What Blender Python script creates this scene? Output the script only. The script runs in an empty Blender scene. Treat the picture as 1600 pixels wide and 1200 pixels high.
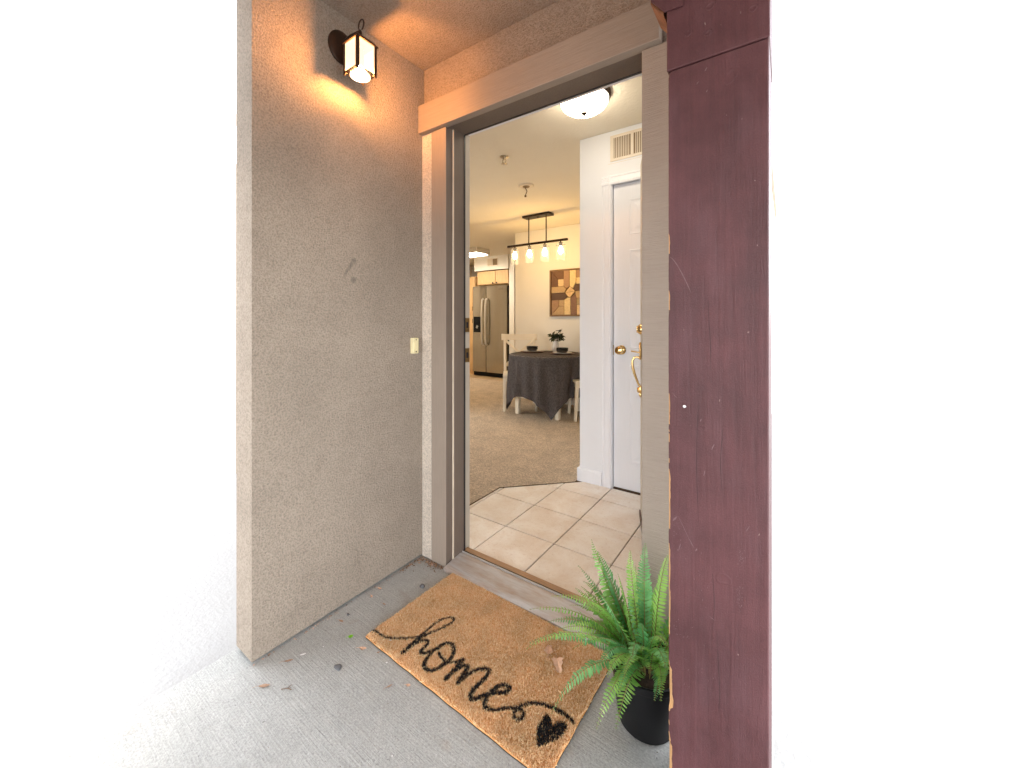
import bpy, bmesh, math, random
import numpy as np
from mathutils import Vector, Matrix

# ------------------------------------------------------------------ camera, sky, sun, exposure
sc = bpy.context.scene
col = sc.collection
R = math.radians
random.seed(4)
H_CAM = 1.157
cam_d = bpy.data.cameras.new('camera')
cam = bpy.data.objects.new('camera', cam_d); col.objects.link(cam)
cam.location = (0, 0, H_CAM)
cam.rotation_euler = (R(90), 0, R(34.87))
cam_d.sensor_width = 36; cam_d.sensor_fit = 'HORIZONTAL'
cam_d.lens = 36 * 616 / 1600
cam_d.shift_y = -99 / 1600
cam_d.clip_start = .02; cam_d.clip_end = 2000
sc.camera = cam

SUN_EL, SUN_AZ = 58, -35          # soft overcast sun, high, from behind the building
world = bpy.data.worlds.new('World'); sc.world = world; world.use_nodes = True
wn = world.node_tree.nodes; wl = world.node_tree.links
for n in list(wn): wn.remove(n)
sky = wn.new('ShaderNodeTexSky'); sky.sky_type = 'NISHITA'; sky.sun_disc = False
sky.sun_elevation = R(SUN_EL); sky.sun_rotation = R(SUN_AZ)
sky.air_density = 1.0; sky.dust_density = 1.0; sky.ozone_density = 1.0
hs = wn.new('ShaderNodeHueSaturation'); hs.inputs['Saturation'].default_value = .2
bg = wn.new('ShaderNodeBackground'); bg.inputs['Strength'].default_value = .15
wo = wn.new('ShaderNodeOutputWorld')
wl.new(sky.outputs[0], hs.inputs['Color']); wl.new(hs.outputs[0], bg.inputs[0]); wl.new(bg.outputs[0], wo.inputs[0])

sun_d = bpy.data.lights.new('sun', 'SUN'); sun_d.energy = 1.5; sun_d.angle = R(20); sun_d.color = (1, .985, .96)
sun = bpy.data.objects.new('sun', sun_d); col.objects.link(sun)
# direction towards the sun: azimuth measured like the sky's rotation (from +Y towards +X)
az = R(SUN_AZ); el = R(SUN_EL)
to_sun = Vector((math.sin(az) * math.cos(el), math.cos(az) * math.cos(el), math.sin(el)))
sun.rotation_euler = to_sun.to_track_quat('Z', 'Y').to_euler()

sc.view_settings.view_transform = 'Standard'; sc.view_settings.look = 'None'
sc.view_settings.gamma = 1; sc.view_settings.use_curve_mapping = False
sc.view_settings.exposure = 3.32
sc.render.engine = 'CYCLES'
sc.cycles.use_denoising = True
sc.cycles.max_bounces = 10; sc.cycles.diffuse_bounces = 6; sc.cycles.glossy_bounces = 5
sc.cycles.transmission_bounces = 8; sc.cycles.transparent_max_bounces = 12
sc.cycles.caustics_reflective = False; sc.cycles.caustics_refractive = False
sc.cycles.sample_clamp_indirect = 6

# ------------------------------------------------------------------ materials
def srgb(r, g, b):
    f = lambda v: (v / 255 / 12.92) if v / 255 <= .04045 else ((v / 255 + .055) / 1.055) ** 2.4
    return (f(r), f(g), f(b))

class NT:
    def __init__(s, name):
        s.m = bpy.data.materials.new(name); s.m.use_nodes = True
        s.t = s.m.node_tree; s.n = s.t.nodes
        for x in list(s.n): s.n.remove(x)
        s.out = s.n.new('ShaderNodeOutputMaterial')
    def new(s, t, **k):
        o = s.n.new(t)
        for a, b in k.items(): setattr(o, a, b)
        return o
    def ln(s, a, b): s.t.links.new(a, b)
    def math(s, op, a, b=None, clamp=False):
        o = s.new('ShaderNodeMath', operation=op); o.use_clamp = clamp
        for i, v in enumerate((a, b)):
            if v is None: continue
            if isinstance(v, (int, float)): o.inputs[i].default_value = v
            else: s.ln(v, o.inputs[i])
        return o.outputs[0]
    def mix(s, fac, a, b, mode='MIX'):
        o = s.new('ShaderNodeMix', data_type='RGBA', blend_type=mode)
        for i, v in ((0, fac), (6, a), (7, b)):
            if isinstance(v, (int, float)): o.inputs[i].default_value = v
            elif isinstance(v, tuple): o.inputs[i].default_value = (*v[:3], 1)
            else: s.ln(v, o.inputs[i])
        return o.outputs[2]
    def pos(s, scale=(1, 1, 1), rot=(0, 0, 0), obj=False):
        if obj: g = s.new('ShaderNodeTexCoord').outputs['Object']
        else: g = s.new('ShaderNodeNewGeometry').outputs['Position']
        m = s.new('ShaderNodeMapping'); m.inputs['Scale'].default_value = scale; m.inputs['Rotation'].default_value = rot
        s.ln(g, m.inputs[0]); return m.outputs[0]
    def noise(s, v, scale, detail=3, rough=.55, dist=0):
        o = s.new('ShaderNodeTexNoise'); s.ln(v, o.inputs['Vector'])
        o.inputs['Scale'].default_value = scale; o.inputs['Detail'].default_value = detail
        o.inputs['Roughness'].default_value = rough; o.inputs['Distortion'].default_value = dist
        return o.outputs[0]
    def ramp(s, v, stops):
        o = s.new('ShaderNodeValToRGB'); e = o.color_ramp.elements
        while len(e) < len(stops): e.new(.5)
        for i, (p, c) in enumerate(stops):
            e[i].position = p; e[i].color = (c, c, c, 1) if isinstance(c, (int, float)) else (*c[:3], 1)
        s.ln(v, o.inputs[0]); return o.outputs[0]
    def range(s, v, a, b, c=0., d=1.):
        o = s.new('ShaderNodeMapRange'); s.ln(v, o.inputs[0])
        for i, x in enumerate((a, b, c, d)): o.inputs[i + 1].default_value = x
        return o.outputs[0]
    def bump(s, h, dist, strength=1., prev=None):
        o = s.new('ShaderNodeBump'); o.inputs['Distance'].default_value = dist; o.inputs['Strength'].default_value = strength
        s.ln(h, o.inputs['Height'])
        if prev is not None: s.ln(prev, o.inputs['Normal'])
        return o.outputs[0]
    def bsdf(s, color, rough=.6, metal=0, normal=None, spec=.5, **k):
        o = s.new('ShaderNodeBsdfPrincipled')
        for nm, v in (('Base Color', color), ('Roughness', rough), ('Metallic', metal), ('Specular IOR Level', spec)):
            if isinstance(v, (int, float)): o.inputs[nm].default_value = v
            elif isinstance(v, tuple): o.inputs[nm].default_value = (*v[:3], 1)
            else: s.ln(v, o.inputs[nm])
        for nm, v in k.items(): o.inputs[nm.replace('_', ' ')].default_value = v
        if normal is not None: s.ln(normal, o.inputs['Normal'])
        s.ln(o.outputs[0], s.out.inputs[0]); return o

def plain(name, c, rough=.6, var=.1, vs=6, bump=0, bs=150, stretch=(1, 1, 1), metal=0, spec=.5, detail=3):
    t = NT(name); p = t.pos(stretch)
    v = t.noise(p, vs, 4)
    k = t.range(v, .3, .7, 1 - var, 1 + var)
    cc = t.mix(1., (*c,), k, 'MULTIPLY')
    nrm = None
    if bump: nrm = t.bump(t.noise(p, bs, detail), bump)
    t.bsdf(cc, rough, metal, nrm, spec); return t.m

M = {}
def stucco(name, c, coarse):
    t = NT(name); p = t.pos()
    n1 = t.noise(p, coarse, 2, .6); n2 = t.noise(p, coarse * 2.6, 2, .6); big = t.noise(p, 2.2, 5, .6); mid = t.noise(p, 18, 3)
    h = t.math('ADD', n1, t.math('MULTIPLY', n2, .45))
    f = t.range(n1, .32, .60, .71, 1.07)
    f2 = t.range(big, .3, .7, .86, 1.10); f3 = t.range(mid, .3, .7, .96, 1.03)
    cc = t.mix(1., (*c,), f, 'MULTIPLY'); cc = t.mix(1., cc, f2, 'MULTIPLY'); cc = t.mix(1., cc, f3, 'MULTIPLY')
    # scuffs: three soft dark rubs on the wing wall
    if name == 'stucco':
        pos = t.new('ShaderNodeNewGeometry').outputs['Position']
        sx = t.new('ShaderNodeSeparateXYZ'); t.ln(pos, sx.inputs[0])
        tot = None
        for (y, z, a, b, r) in ((.966, 1.405, .012, .012, 0), (.950, 1.383, .008, .022, -.45), (.932, 1.357, .006, .02, -.5), (.964, 1.325, .012, .014, 0)):
            dy = t.math('ADD', sx.outputs[1], -y); dz = t.math('ADD', sx.outputs[2], -z)
            u = t.math('ADD', t.math('MULTIPLY', dy, math.cos(r)), t.math('MULTIPLY', dz, math.sin(r)))
            w = t.math('ADD', t.math('MULTIPLY', dy, -math.sin(r)), t.math('MULTIPLY', dz, math.cos(r)))
            d = t.math('ADD', t.math('POWER', t.math('DIVIDE', u, a), 2), t.math('POWER', t.math('DIVIDE', w, b), 2))
            g = t.math('SUBTRACT', 1., t.math('MULTIPLY', d, .6), True)
            tot = g if tot is None else t.math('MAXIMUM', tot, g)
        cc = t.mix(t.math('MULTIPLY', tot, .55), cc, (.10, .09, .08))
    nrm = t.bump(h, .006, 1.0)
    t.bsdf(cc, .92, 0, nrm, .2); return t.m
M['stucco'] = stucco('stucco', srgb(158, 145, 131), 160)
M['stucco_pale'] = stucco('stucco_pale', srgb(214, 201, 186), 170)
M['stucco_soffit'] = stucco('stucco_soffit', srgb(160, 145, 131), 170)

def painted_wood(name, c, bump=.0018, grain=(1, 1, 60), rough=.62, var=.06):
    t = NT(name); p = t.pos(grain)
    n = t.noise(p, 3.2, 5, .65, .3); q = t.noise(t.pos(), 240, 2); b = t.noise(t.pos(), 3, 4)
    cc = t.mix(1., (*c,), t.range(b, .3, .7, 1 - var, 1 + var), 'MULTIPLY')
    cc = t.mix(1., cc, t.range(n, .3, .7, .92, 1.05), 'MULTIPLY')
    sc_ = t.noise(t.pos(), 42, 3, .7); sd = t.noise(t.pos(), 4, 2)
    cc = t.mix(t.math('MULTIPLY', t.range(sc_, .66, .74), t.range(sd, .5, .62, 0, .35)), cc, tuple(v * .62 for v in c))
    nr = t.bump(n, bump); nr = t.bump(q, .0006, 1., nr)
    t.bsdf(cc, rough, 0, nr, .35); return t.m
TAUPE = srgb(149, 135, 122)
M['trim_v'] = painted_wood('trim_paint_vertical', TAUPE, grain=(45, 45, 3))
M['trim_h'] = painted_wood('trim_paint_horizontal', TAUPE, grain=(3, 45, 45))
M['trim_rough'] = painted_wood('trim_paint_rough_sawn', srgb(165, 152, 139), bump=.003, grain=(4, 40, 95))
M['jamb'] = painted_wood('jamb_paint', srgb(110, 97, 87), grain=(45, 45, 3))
M['trim_edge'] = plain('trim_edge_paint', srgb(205, 190, 170), .6)
M['inner_jamb'] = painted_wood('worn_cream_paint', srgb(186, 178, 164), grain=(45, 45, 3))
M['gasket'] = plain('rubber_gasket', (.012, .012, .014), .5)

def concrete():
    t = NT('broom_concrete')
    p = t.pos((1, 1, 1), (0, 0, R(40)))
    lines = t.noise(t.pos((6, 190, 1), (0, 0, R(52))), 1.0, 4, .7)
    g = t.noise(p, 170, 4, .75); m = t.noise(p, 30, 4, .65); b = t.noise(p, 2.5, 5, .6); st = t.noise(p, 5.5, 3, .6, .6)
    c = t.mix(1., srgb(176, 176, 172), t.range(b, .3, .7, .9, 1.08), 'MULTIPLY')
    c = t.mix(1., c, t.range(m, .3, .7, .92, 1.07), 'MULTIPLY')
    c = t.mix(1., c, t.range(g, .35, .65, .74, 1.16), 'MULTIPLY')
    c = t.mix(1., c, t.range(lines, .32, .6, .92, 1.03), 'MULTIPLY')
    c = t.mix(t.range(st, .66, .76, 0, .35), c, srgb(150, 130, 108))
    spk = t.noise(p, 90, 1); c = t.mix(t.range(spk, .74, .78, 0, .5), c, (.10, .09, .085))
    h = t.math('ADD', t.math('MULTIPLY', g, .5), t.math('MULTIPLY', lines, .7))
    t.bsdf(c, .9, 0, t.bump(h, .0035), .25); return t.m
M['concrete'] = concrete()
M['outer_ground'] = plain('pale_pavement', (.36, .356, .345), .9, .06, 1.2, .004, 60)

def post_paint():
    t = NT('burgundy_paint'); p = t.pos()
    g = t.noise(t.pos((26, 26, 1.1)), 3, 5, .65, .4); fine = t.noise(t.pos((60, 60, 30)), 9, 2); blot = t.noise(p, 7, 4, .6)
    haze = t.noise(t.pos((3, 3, 1.2)), 3.2, 4, .6)
    c = t.mix(t.range(blot, .35, .68), srgb(74, 40, 42), srgb(92, 54, 56))
    c = t.mix(t.range(haze, .5, .75, 0, .5), c, srgb(96, 66, 70))
    c = t.mix(1., c, t.range(g, .3, .7, .86, 1.08), 'MULTIPLY')
    c = t.mix(1., c, t.range(fine, .3, .7, .92, 1.07), 'MULTIPLY')
    # pale rubs, scratches and flecks (wear)
    fl = t.noise(t.pos((1, 1, .45), (0, R(18), 0)), 130, 1, .5, .2); dens = t.noise(p, 9, 2)
    m = t.math('MULTIPLY', t.range(fl, .765, .79), t.range(dens, .50, .60))
    c = t.mix(m, c, srgb(150, 122, 116))
    nr = t.bump(g, .0022); nr = t.bump(fine, .0008, 1., nr)
    t.bsdf(c, t.range(blot, .3, .7, .5, .66), 0, nr, .4); return t.m
M['burgundy'] = post_paint()
M['burgundy_mark'] = plain('burgundy_paint_raised', srgb(70, 43, 44), .55, .05)
M['raw_wood'] = plain('chipped_raw_wood', srgb(206, 160, 112), .8, .22, 30, .001, 120, (1, 1, .2))
M['old_wood'] = plain('weathered_brown_wood', srgb(118, 74, 46), .8, .25, 25, .002, 80)
M['scratch'] = plain('pale_scratch', srgb(112, 84, 86), .8, .2, 60)
M['burgundy_dark'] = plain('dark_check_in_paint', srgb(46, 28, 30), .7)

def tile():
    t = NT('ceramic_tile'); p = t.pos()
    a = t.noise(p, 5.5, 5, .62, .5); b = t.noise(p, 55, 4, .7); g = t.noise(p, 260, 2)
    inf = t.new('ShaderNodeObjectInfo').outputs['Random']
    c = t.mix(t.range(a, .36, .66), srgb(245, 240, 233), srgb(230, 217, 203))
    c = t.mix(t.range(b, .55, .75, 0, .35), c, srgb(186, 156, 128))
    c = t.mix(1., c, t.range(g, .3, .7, .95, 1.04), 'MULTIPLY')
    c = t.mix(1., c, t.range(inf, 0, 1, .93, 1.04), 'MULTIPLY')
    t.bsdf(c, t.range(b, .3, .7, .36, .55), 0, t.bump(b, .0005), .45); return t.m
M['tile'] = tile()
M['grout'] = plain('tile_grout', srgb(104, 84, 70), .95, .15, 60, .001, 300)

def carpet():
    t = NT('carpet_pile'); p = t.pos()
    a = t.noise(p, 95, 4, .8); b = t.noise(p, 7, 4, .6, .4); c_ = t.noise(p, 45, 3, .7)
    c = t.mix(t.range(a, .36, .62), srgb(186, 166, 144), srgb(248, 230, 206))
    c = t.mix(1., c, t.range(c_, .3, .7, .84, 1.12), 'MULTIPLY')
    c = t.mix(1., c, t.range(b, .3, .7, .88, 1.08), 'MULTIPLY')
    h = t.math('ADD', a, t.math('MULTIPLY', c_, .8))
    t.bsdf(c, 1., 0, t.bump(h, .02), .05); return t.m
M['carpet'] = carpet()
M['vinyl'] = plain('kitchen_vinyl', srgb(196, 168, 132), .45, .12, 4)
M['wall_white'] = plain('interior_wall_paint', srgb(236, 233, 226), .75, .02, 2, .0006, 160)
M['ceiling'] = plain('ceiling_paint', srgb(238, 231, 214), .85, .02, 2, .003, 45)
M['door_white'] = plain('white_door_paint', srgb(238, 241, 248), .4, .015, 3, .0003, 60, (40, 40, 2))
M['closet_paint'] = plain('cool_white_wall_paint', srgb(234, 237, 243), .75, .02, 2, .0006, 160)
M['beige_door'] = plain('beige_door_paint', srgb(178, 164, 148), .5, .03, 5)
M['brown_sweep'] = plain('brown_door_sweep', srgb(92, 70, 58), .55)
M['brass'] = plain('polished_brass', srgb(228, 196, 138), .14, .06, 30, metal=1)
M['strike'] = plain('aged_brass_plate', srgb(140, 120, 84), .38, .15, 80, metal=1)
M['ivory'] = plain('ivory_plastic', srgb(226, 214, 170), .4, .02)
M['bronze'] = plain('dark_bronze', srgb(62, 46, 36), .42, .15, 60, .0004, 200, metal=.6)
M['black_metal'] = plain('oil_rubbed_black_metal', srgb(46, 34, 27), .4, .1, 60, metal=.5)
M['aluminium'] = plain('mill_aluminium', srgb(172, 169, 167), .5, .14, 14, .0004, 50, (1, 12, 1), metal=.3)
def sill_metal():
    t = NT('worn_sill_metal'); p = t.pos(); a = t.noise(t.pos((1.2, 5, 1)), 4.5, 4, .6, .3); b = t.noise(t.pos((2, 40, 1)), 12, 3)
    c = t.mix(t.range(a, .40, .66), srgb(188, 186, 186), srgb(168, 150, 136))
    c = t.mix(1., c, t.range(b, .3, .7, .88, 1.08), 'MULTIPLY')
    t.bsdf(c, .48, .2, t.bump(b, .0004), .4); return t.m
M['sill'] = sill_metal()
M['wood_strip'] = plain('oak_strip', srgb(166, 130, 98), .5, .2, 8, .0006, 60, (1.5, 30, 30))
M['louver'] = plain('vent_enamel', srgb(226, 216, 200), .5, .02)
M['duct_dark'] = plain('vent_duct_dark', srgb(140, 120, 96), .9)
M['chrome'] = plain('sprinkler_chrome', srgb(190, 180, 165), .3, metal=1)

def steel():
    t = NT('brushed_steel'); n = t.noise(t.pos((160, 1, 1.5)), 4, 3)
    c = t.mix(1., srgb(172, 163, 148), t.range(n, .3, .7, .93, 1.06), 'MULTIPLY')
    t.bsdf(c, .20, .95, t.bump(n, .0005), .5); return t.m
M['steel'] = steel()
M['black_plastic'] = plain('black_plastic', (.006, .006, .007), .5, spec=.2)
M['handle_steel'] = plain('satin_handle', srgb(205, 198, 186), .35, .03, metal=.5)
M['grey_plastic'] = plain('grey_plastic', srgb(150, 145, 138), .35)
M['maple'] = plain('maple_cabinet', srgb(212, 176, 128), .45, .12, 5, .0003, 40, (14, 14, 1))
M['chair_white'] = plain('white_lacquer', srgb(236, 226, 206), .4, .03)
M['ceramic_white'] = plain('white_ceramic', srgb(230, 226, 220), .25, .02)
M['ceramic_black'] = plain('black_ceramic', (.012, .012, .012), .25)
M['charger'] = plain('brown_charger', srgb(96, 62, 48), .5, .15, 40)
M['leaf_dark'] = plain('dark_leaf', srgb(48, 58, 34), .5, .35, 60)
M['stem'] = plain('brown_stem', srgb(84, 66, 44), .7)

def cloth():
    t = NT('charcoal_linen'); p = t.pos()
    a = t.noise(t.pos((1, 1, 14)), 60, 2); b = t.noise(t.pos((14, 14, 1)), 30, 2); m = t.noise(p, 150, 2)
    v = t.math('MULTIPLY', t.math('ADD', t.math('ADD', a, b), m), .333)
    c = t.mix(t.range(v, .38, .62), srgb(54, 51, 52), srgb(106, 100, 99))
    o = t.bsdf(c, .95, 0, t.bump(v, .001), .1); return t.m
M['linen'] = cloth()

def glow(name, c, s, c2=None, mixf=.0):
    t = NT(name); e = t.new('ShaderNodeEmission'); e.inputs[0].default_value = (*c, 1); e.inputs[1].default_value = s
    t.ln(e.outputs[0], t.out.inputs[0]); return t.m
def lit_glass(name, c, s, trans):
    # lamp glass that lets light through, with a faint glow of its own and a sheen
    t = NT(name)
    e = t.new('ShaderNodeEmission'); e.inputs[0].default_value = (*c, 1); e.inputs[1].default_value = s
    tr = t.new('ShaderNodeBsdfTransparent'); tr.inputs[0].default_value = (1, .97, .92, 1)
    g = t.new('ShaderNodeBsdfGlossy'); g.inputs[1].default_value = .15; g.inputs[0].default_value = (1, 1, 1, 1)
    m1 = t.new('ShaderNodeMixShader'); m1.inputs[0].default_value = trans; t.ln(e.outputs[0], m1.inputs[1]); t.ln(tr.outputs[0], m1.inputs[2])
    m2 = t.new('ShaderNodeMixShader'); m2.inputs[0].default_value = .05; t.ln(m1.outputs[0], m2.inputs[1]); t.ln(g.outputs[0], m2.inputs[2])
    t.ln(m2.outputs[0], t.out.inputs[0]); return t.m
WARM = (1., .42, .12); WARM2 = (1., .62, .22); WARM3 = (1., .78, .52)
M['lantern_bulb'] = glow('lantern_bulb_glow', WARM, 250)
M['lantern_glass'] = lit_glass('lantern_pane_glass', (1., .74, .44), .5, .78)
M['lantern_added_disc'] = lit_glass('lantern_added_disc_glow', (1., .78, .5), .8, .38)
M['dome_glass'] = glow('alabaster_dome_glow', (1., .86, .66), 2.15)
M['edison'] = glow('filament_bulb_glow', WARM2, 12.5)
M['clear_glass'] = lit_glass('clear_shade_glass', (1., .80, .50), .25, .88)
M['added_door_glass'] = lit_glass('added_door_glass', (0, 0, 0), 0, .8)
M['tube_panel'] = glow('kitchen_diffuser_glow', (1., .85, .65), 3)

def coir(name, c, c2):
    t = NT(name); at = t.new('ShaderNodeAttribute'); at.attribute_name = 'tint'
    big = t.noise(t.pos(), 9, 4, .6)
    cc = t.mix(at.outputs['Fac'], c, c2); cc = t.mix(1., cc, t.range(big, .3, .7, .86, 1.1), 'MULTIPLY')
    t.bsdf(cc, .85, 0, None, .15); return t.m
M['coir'] = coir('coir_fibre', srgb(216, 158, 102), srgb(255, 234, 188))
M['coir_black'] = coir('black_dyed_fibre', (.010, .009, .009), (.045, .040, .036))
M['mat_back'] = plain('mat_backing', srgb(58, 48, 40), .9)

def fern(name, a, b):
    t = NT(name); n = t.noise(t.pos(), 30, 2); inf = t.new('ShaderNodeObjectInfo').outputs['Random']
    f = t.math('ADD', t.math('MULTIPLY', n, .7), t.math('MULTIPLY', inf, .35))
    c = t.mix(t.range(f, .25, .8), a, b)
    bs = t.bsdf(c, .32, 0, None, .55)
    tl = t.new('ShaderNodeBsdfTranslucent'); t.ln(c, tl.inputs[0])
    mx = t.new('ShaderNodeMixShader'); mx.inputs[0].default_value = .3
    t.ln(bs.outputs[0], mx.inputs[1]); t.ln(tl.outputs[0], mx.inputs[2]); t.ln(mx.outputs[0], t.out.inputs[0]); return t.m
M['fern_a'] = fern('fern_leaf_yellow_green', srgb(104, 158, 68), srgb(168, 210, 108))
M['fern_b'] = fern('fern_leaf_blue_green', srgb(80, 144, 84), srgb(136, 194, 124))
M['rachis'] = plain('frond_rib', srgb(122, 110, 62), .5, .2, 50)
M['pot'] = plain('black_pot_plastic', (.007, .007, .008), .48, .1, 30, spec=.22)
M['soil'] = plain('potting_soil', srgb(60, 44, 34), 1., .3, 80, .004, 160)
M['litter'] = plain('grey_leaf_crumbs', srgb(150, 130, 112), .9, .25, 90)
M['dry_leaf'] = plain('dry_leaf', srgb(206, 168, 140), .8, .2, 60)
M['tan_leaf'] = plain('tan_leaf', srgb(160, 130, 106), .85, .2, 70)
M['green_leaf'] = plain('fresh_leaf', srgb(120, 186, 40), .5, .1, 60)
M['dark_stone'] = plain('dark_pebble', srgb(98, 98, 100), .8, .15, 90, .0006, 400)
M['white_chip'] = plain('white_paint_chip', srgb(228, 228, 226), .7)
M['twig'] = plain('twig_bark', srgb(112, 90, 70), .9, .2, 80)

# ------------------------------------------------------------------ mesh helpers
class MB:
    def __init__(s): s.v = []; s.f = []; s.mi = []
    def add(s, vs, fs, mi=0):
        k = len(s.v); s.v += [tuple(p) for p in vs]; s.f += [tuple(i + k for i in f) for f in fs]; s.mi += [mi] * len(fs); return s
    def box(s, x0, x1, y0, y1, z0, z1, mi=0, rot=None, piv=None):
        vs = [Vector((x, y, z)) for x in (x0, x1) for y in (y0, y1) for z in (z0, z1)]
        if rot is not None:
            piv = Vector(piv) if piv is not None else Vector(((x0 + x1) / 2, (y0 + y1) / 2, (z0 + z1) / 2))
            vs = [rot @ (p - piv) + piv for p in vs]
        return s.add(vs, [(0, 1, 3, 2), (4, 6, 7, 5), (0, 4, 5, 1), (2, 3, 7, 6), (0, 2, 6, 4), (1, 5, 7, 3)], mi)
    def bar(s, a, b, w, h, up=(0, 0, 1), w2=None, h2=None, mi=0):
        a = Vector(a); b = Vector(b); d = (b - a).normalized(); up = Vector(up)
        x = d.cross(up)
        if x.length < 1e-5: x = d.cross(Vector((1, 0, 0)))
        x.normalize(); y = x.cross(d).normalized(); w2 = w if w2 is None else w2; h2 = h if h2 is None else h2
        vs = []
        for c, ww, hh in ((a, w, h), (b, w2, h2)):
            vs += [c - x * ww / 2 - y * hh / 2, c + x * ww / 2 - y * hh / 2, c + x * ww / 2 + y * hh / 2, c - x * ww / 2 + y * hh / 2]
        return s.add(vs, [(3, 2, 1, 0), (4, 5, 6, 7), (0, 1, 5, 4), (1, 2, 6, 5), (2, 3, 7, 6), (3, 0, 4, 7)], mi)
    def tube(s, pts, r, n=8, mi=0, cap=True):
        pts = [Vector(p) for p in pts]; rs = r if isinstance(r, (list, tuple)) else [r] * len(pts)
        k = len(s.v); prev = None; rings = []
        for i, p in enumerate(pts):
            d = (pts[min(i + 1, len(pts) - 1)] - pts[max(i - 1, 0)]).normalized()
            x = prev - d * prev.dot(d) if prev is not None else d.cross(Vector((.31, .2, .93)))
            if x.length < 1e-5: x = d.cross(Vector((1, 0, 0)))
            x.normalize(); prev = x; y = d.cross(x)
            rings.append([p + (x * math.cos(2 * math.pi * j / n) + y * math.sin(2 * math.pi * j / n)) * rs[i] for j in range(n)])
        vs = [q for g in rings for q in g]; fs = []
        for i in range(len(pts) - 1):
            for j in range(n):
                fs.append((i * n + j, i * n + (j + 1) % n, (i + 1) * n + (j + 1) % n, (i + 1) * n + j))
        if cap: fs += [tuple(range(n))[::-1], tuple(range((len(pts) - 1) * n, len(pts) * n))]
        return s.add(vs, fs, mi)
    def lathe(s, c, prof, n=24, axis=(0, 0, 1), mi=0, capb=True, capt=True):
        a = Vector(axis).normalized(); q = Vector((0, 0, 1)).rotation_difference(a); c = Vector(c)
        vs = [c + q @ Vector((r * math.cos(2 * math.pi * j / n), r * math.sin(2 * math.pi * j / n), z)) for r, z in prof for j in range(n)]
        fs = []
        for i in range(len(prof) - 1):
            for j in range(n):
                fs.append((i * n + j, i * n + (j + 1) % n, (i + 1) * n + (j + 1) % n, (i + 1) * n + j))
        if capb: fs.append(tuple(range(n))[::-1])
        if capt: fs.append(tuple(range((len(prof) - 1) * n, len(prof) * n)))
        return s.add(vs, fs, mi)
    def prism(s, poly, to3, d, mi=0):
        """poly 2D ccw, to3(u,v,w) -> 3D, extruded from w=0 to w=d"""
        n = len(poly); vs = [to3(u, v, 0) for u, v in poly] + [to3(u, v, d) for u, v in poly]
        return s.add(vs, [tuple(range(n))[::-1], tuple(range(n, 2 * n))] + [(i, (i + 1) % n, n + (i + 1) % n, n + i) for i in range(n)], mi)
    def build(s, name, mat, parent=None, bevel=0, smooth=False, base=None, angle=35, fix=True):
        me = bpy.data.meshes.new(name)
        vs = np.array(s.v, float)
        if parent is not None: o0 = WL[parent]
        elif base is not None: o0 = np.array(base, float)
        else: o0 = np.array([(vs[:, 0].min() + vs[:, 0].max()) / 2, (vs[:, 1].min() + vs[:, 1].max()) / 2, vs[:, 2].min()])
        me.from_pydata([tuple(p) for p in (vs - o0)], [], s.f)
        for m in (mat if isinstance(mat, (list, tuple)) else [mat]): me.materials.append(m)
        for p, i in zip(me.polygons, s.mi): p.material_index = i
        if fix:
            b = bmesh.new(); b.from_mesh(me); bmesh.ops.recalc_face_normals(b, faces=b.faces); b.to_mesh(me); b.free()
        o = bpy.data.objects.new(name, me); col.objects.link(o)
        if parent is not None: o.parent = parent
        else: o.location = o0
        WL[o] = o0
        if bevel:
            bv = o.modifiers.new('bevel', 'BEVEL'); bv.width = bevel; bv.segments = 2; bv.limit_method = 'ANGLE'; bv.angle_limit = R(40)
        if smooth:
            for p in me.polygons: p.use_smooth = True
            if angle < 180: me.set_sharp_from_angle(angle=R(angle))
        return o
WL = {}
def thing(name, loc, label, cat, group=None, rz=0):
    o = bpy.data.objects.new(name, None); col.objects.link(o); o.location = loc; o.rotation_euler.z = rz
    o.empty_display_size = .05
    WL[o] = np.array(loc if rz == 0 else (0, 0, 0), float); tag(o, label, cat, group); return o
def tag(o, label, cat, group=None):
    o['label'] = label; o['category'] = cat
    if group: o['group'] = group
    return o
def struct(o, kind='structure'): o['kind'] = kind; return o

# ------------------------------------------------------------------ the setting
g = MB(); g.add([(-400, -400, -.09), (400, -400, -.09), (400, 400, -.09), (-400, 400, -.09)], [(0, 1, 2, 3)])
struct(g.build('ground', M['outer_ground'], base=(0, 0, -.09)))
struct(MB().box(-1.596, -.030, -3.6, 1.352, -.16, 0).build('porch_floor', M['concrete'], bevel=.006))

XW = -1.470                                         # porch face of the wing wall
w = MB().box(-1.592, XW, .585, 1.349, .012, 2.389).build('stucco_wall', M['stucco'])
tag(w, 'tan stucco side wall of the porch carrying the lantern and doorbell', 'wall')
struct(MB().box(-1.70, 1.1, -3.6, 1.349, 2.39, 2.56).box(1.1002, 1.3, -3.6, 1.349, 1.85, 2.56).box(-1.60, 1.1, -1.45, -1.2, 1.85, 2.388).box(-1.80, -1.62, -3.75, .02, -.09, 2.388).build('porch_ceiling_and_blockers', M['stucco_soffit']))  # ceiling slab, plus unseen beams and side wall added to block daylight

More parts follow.
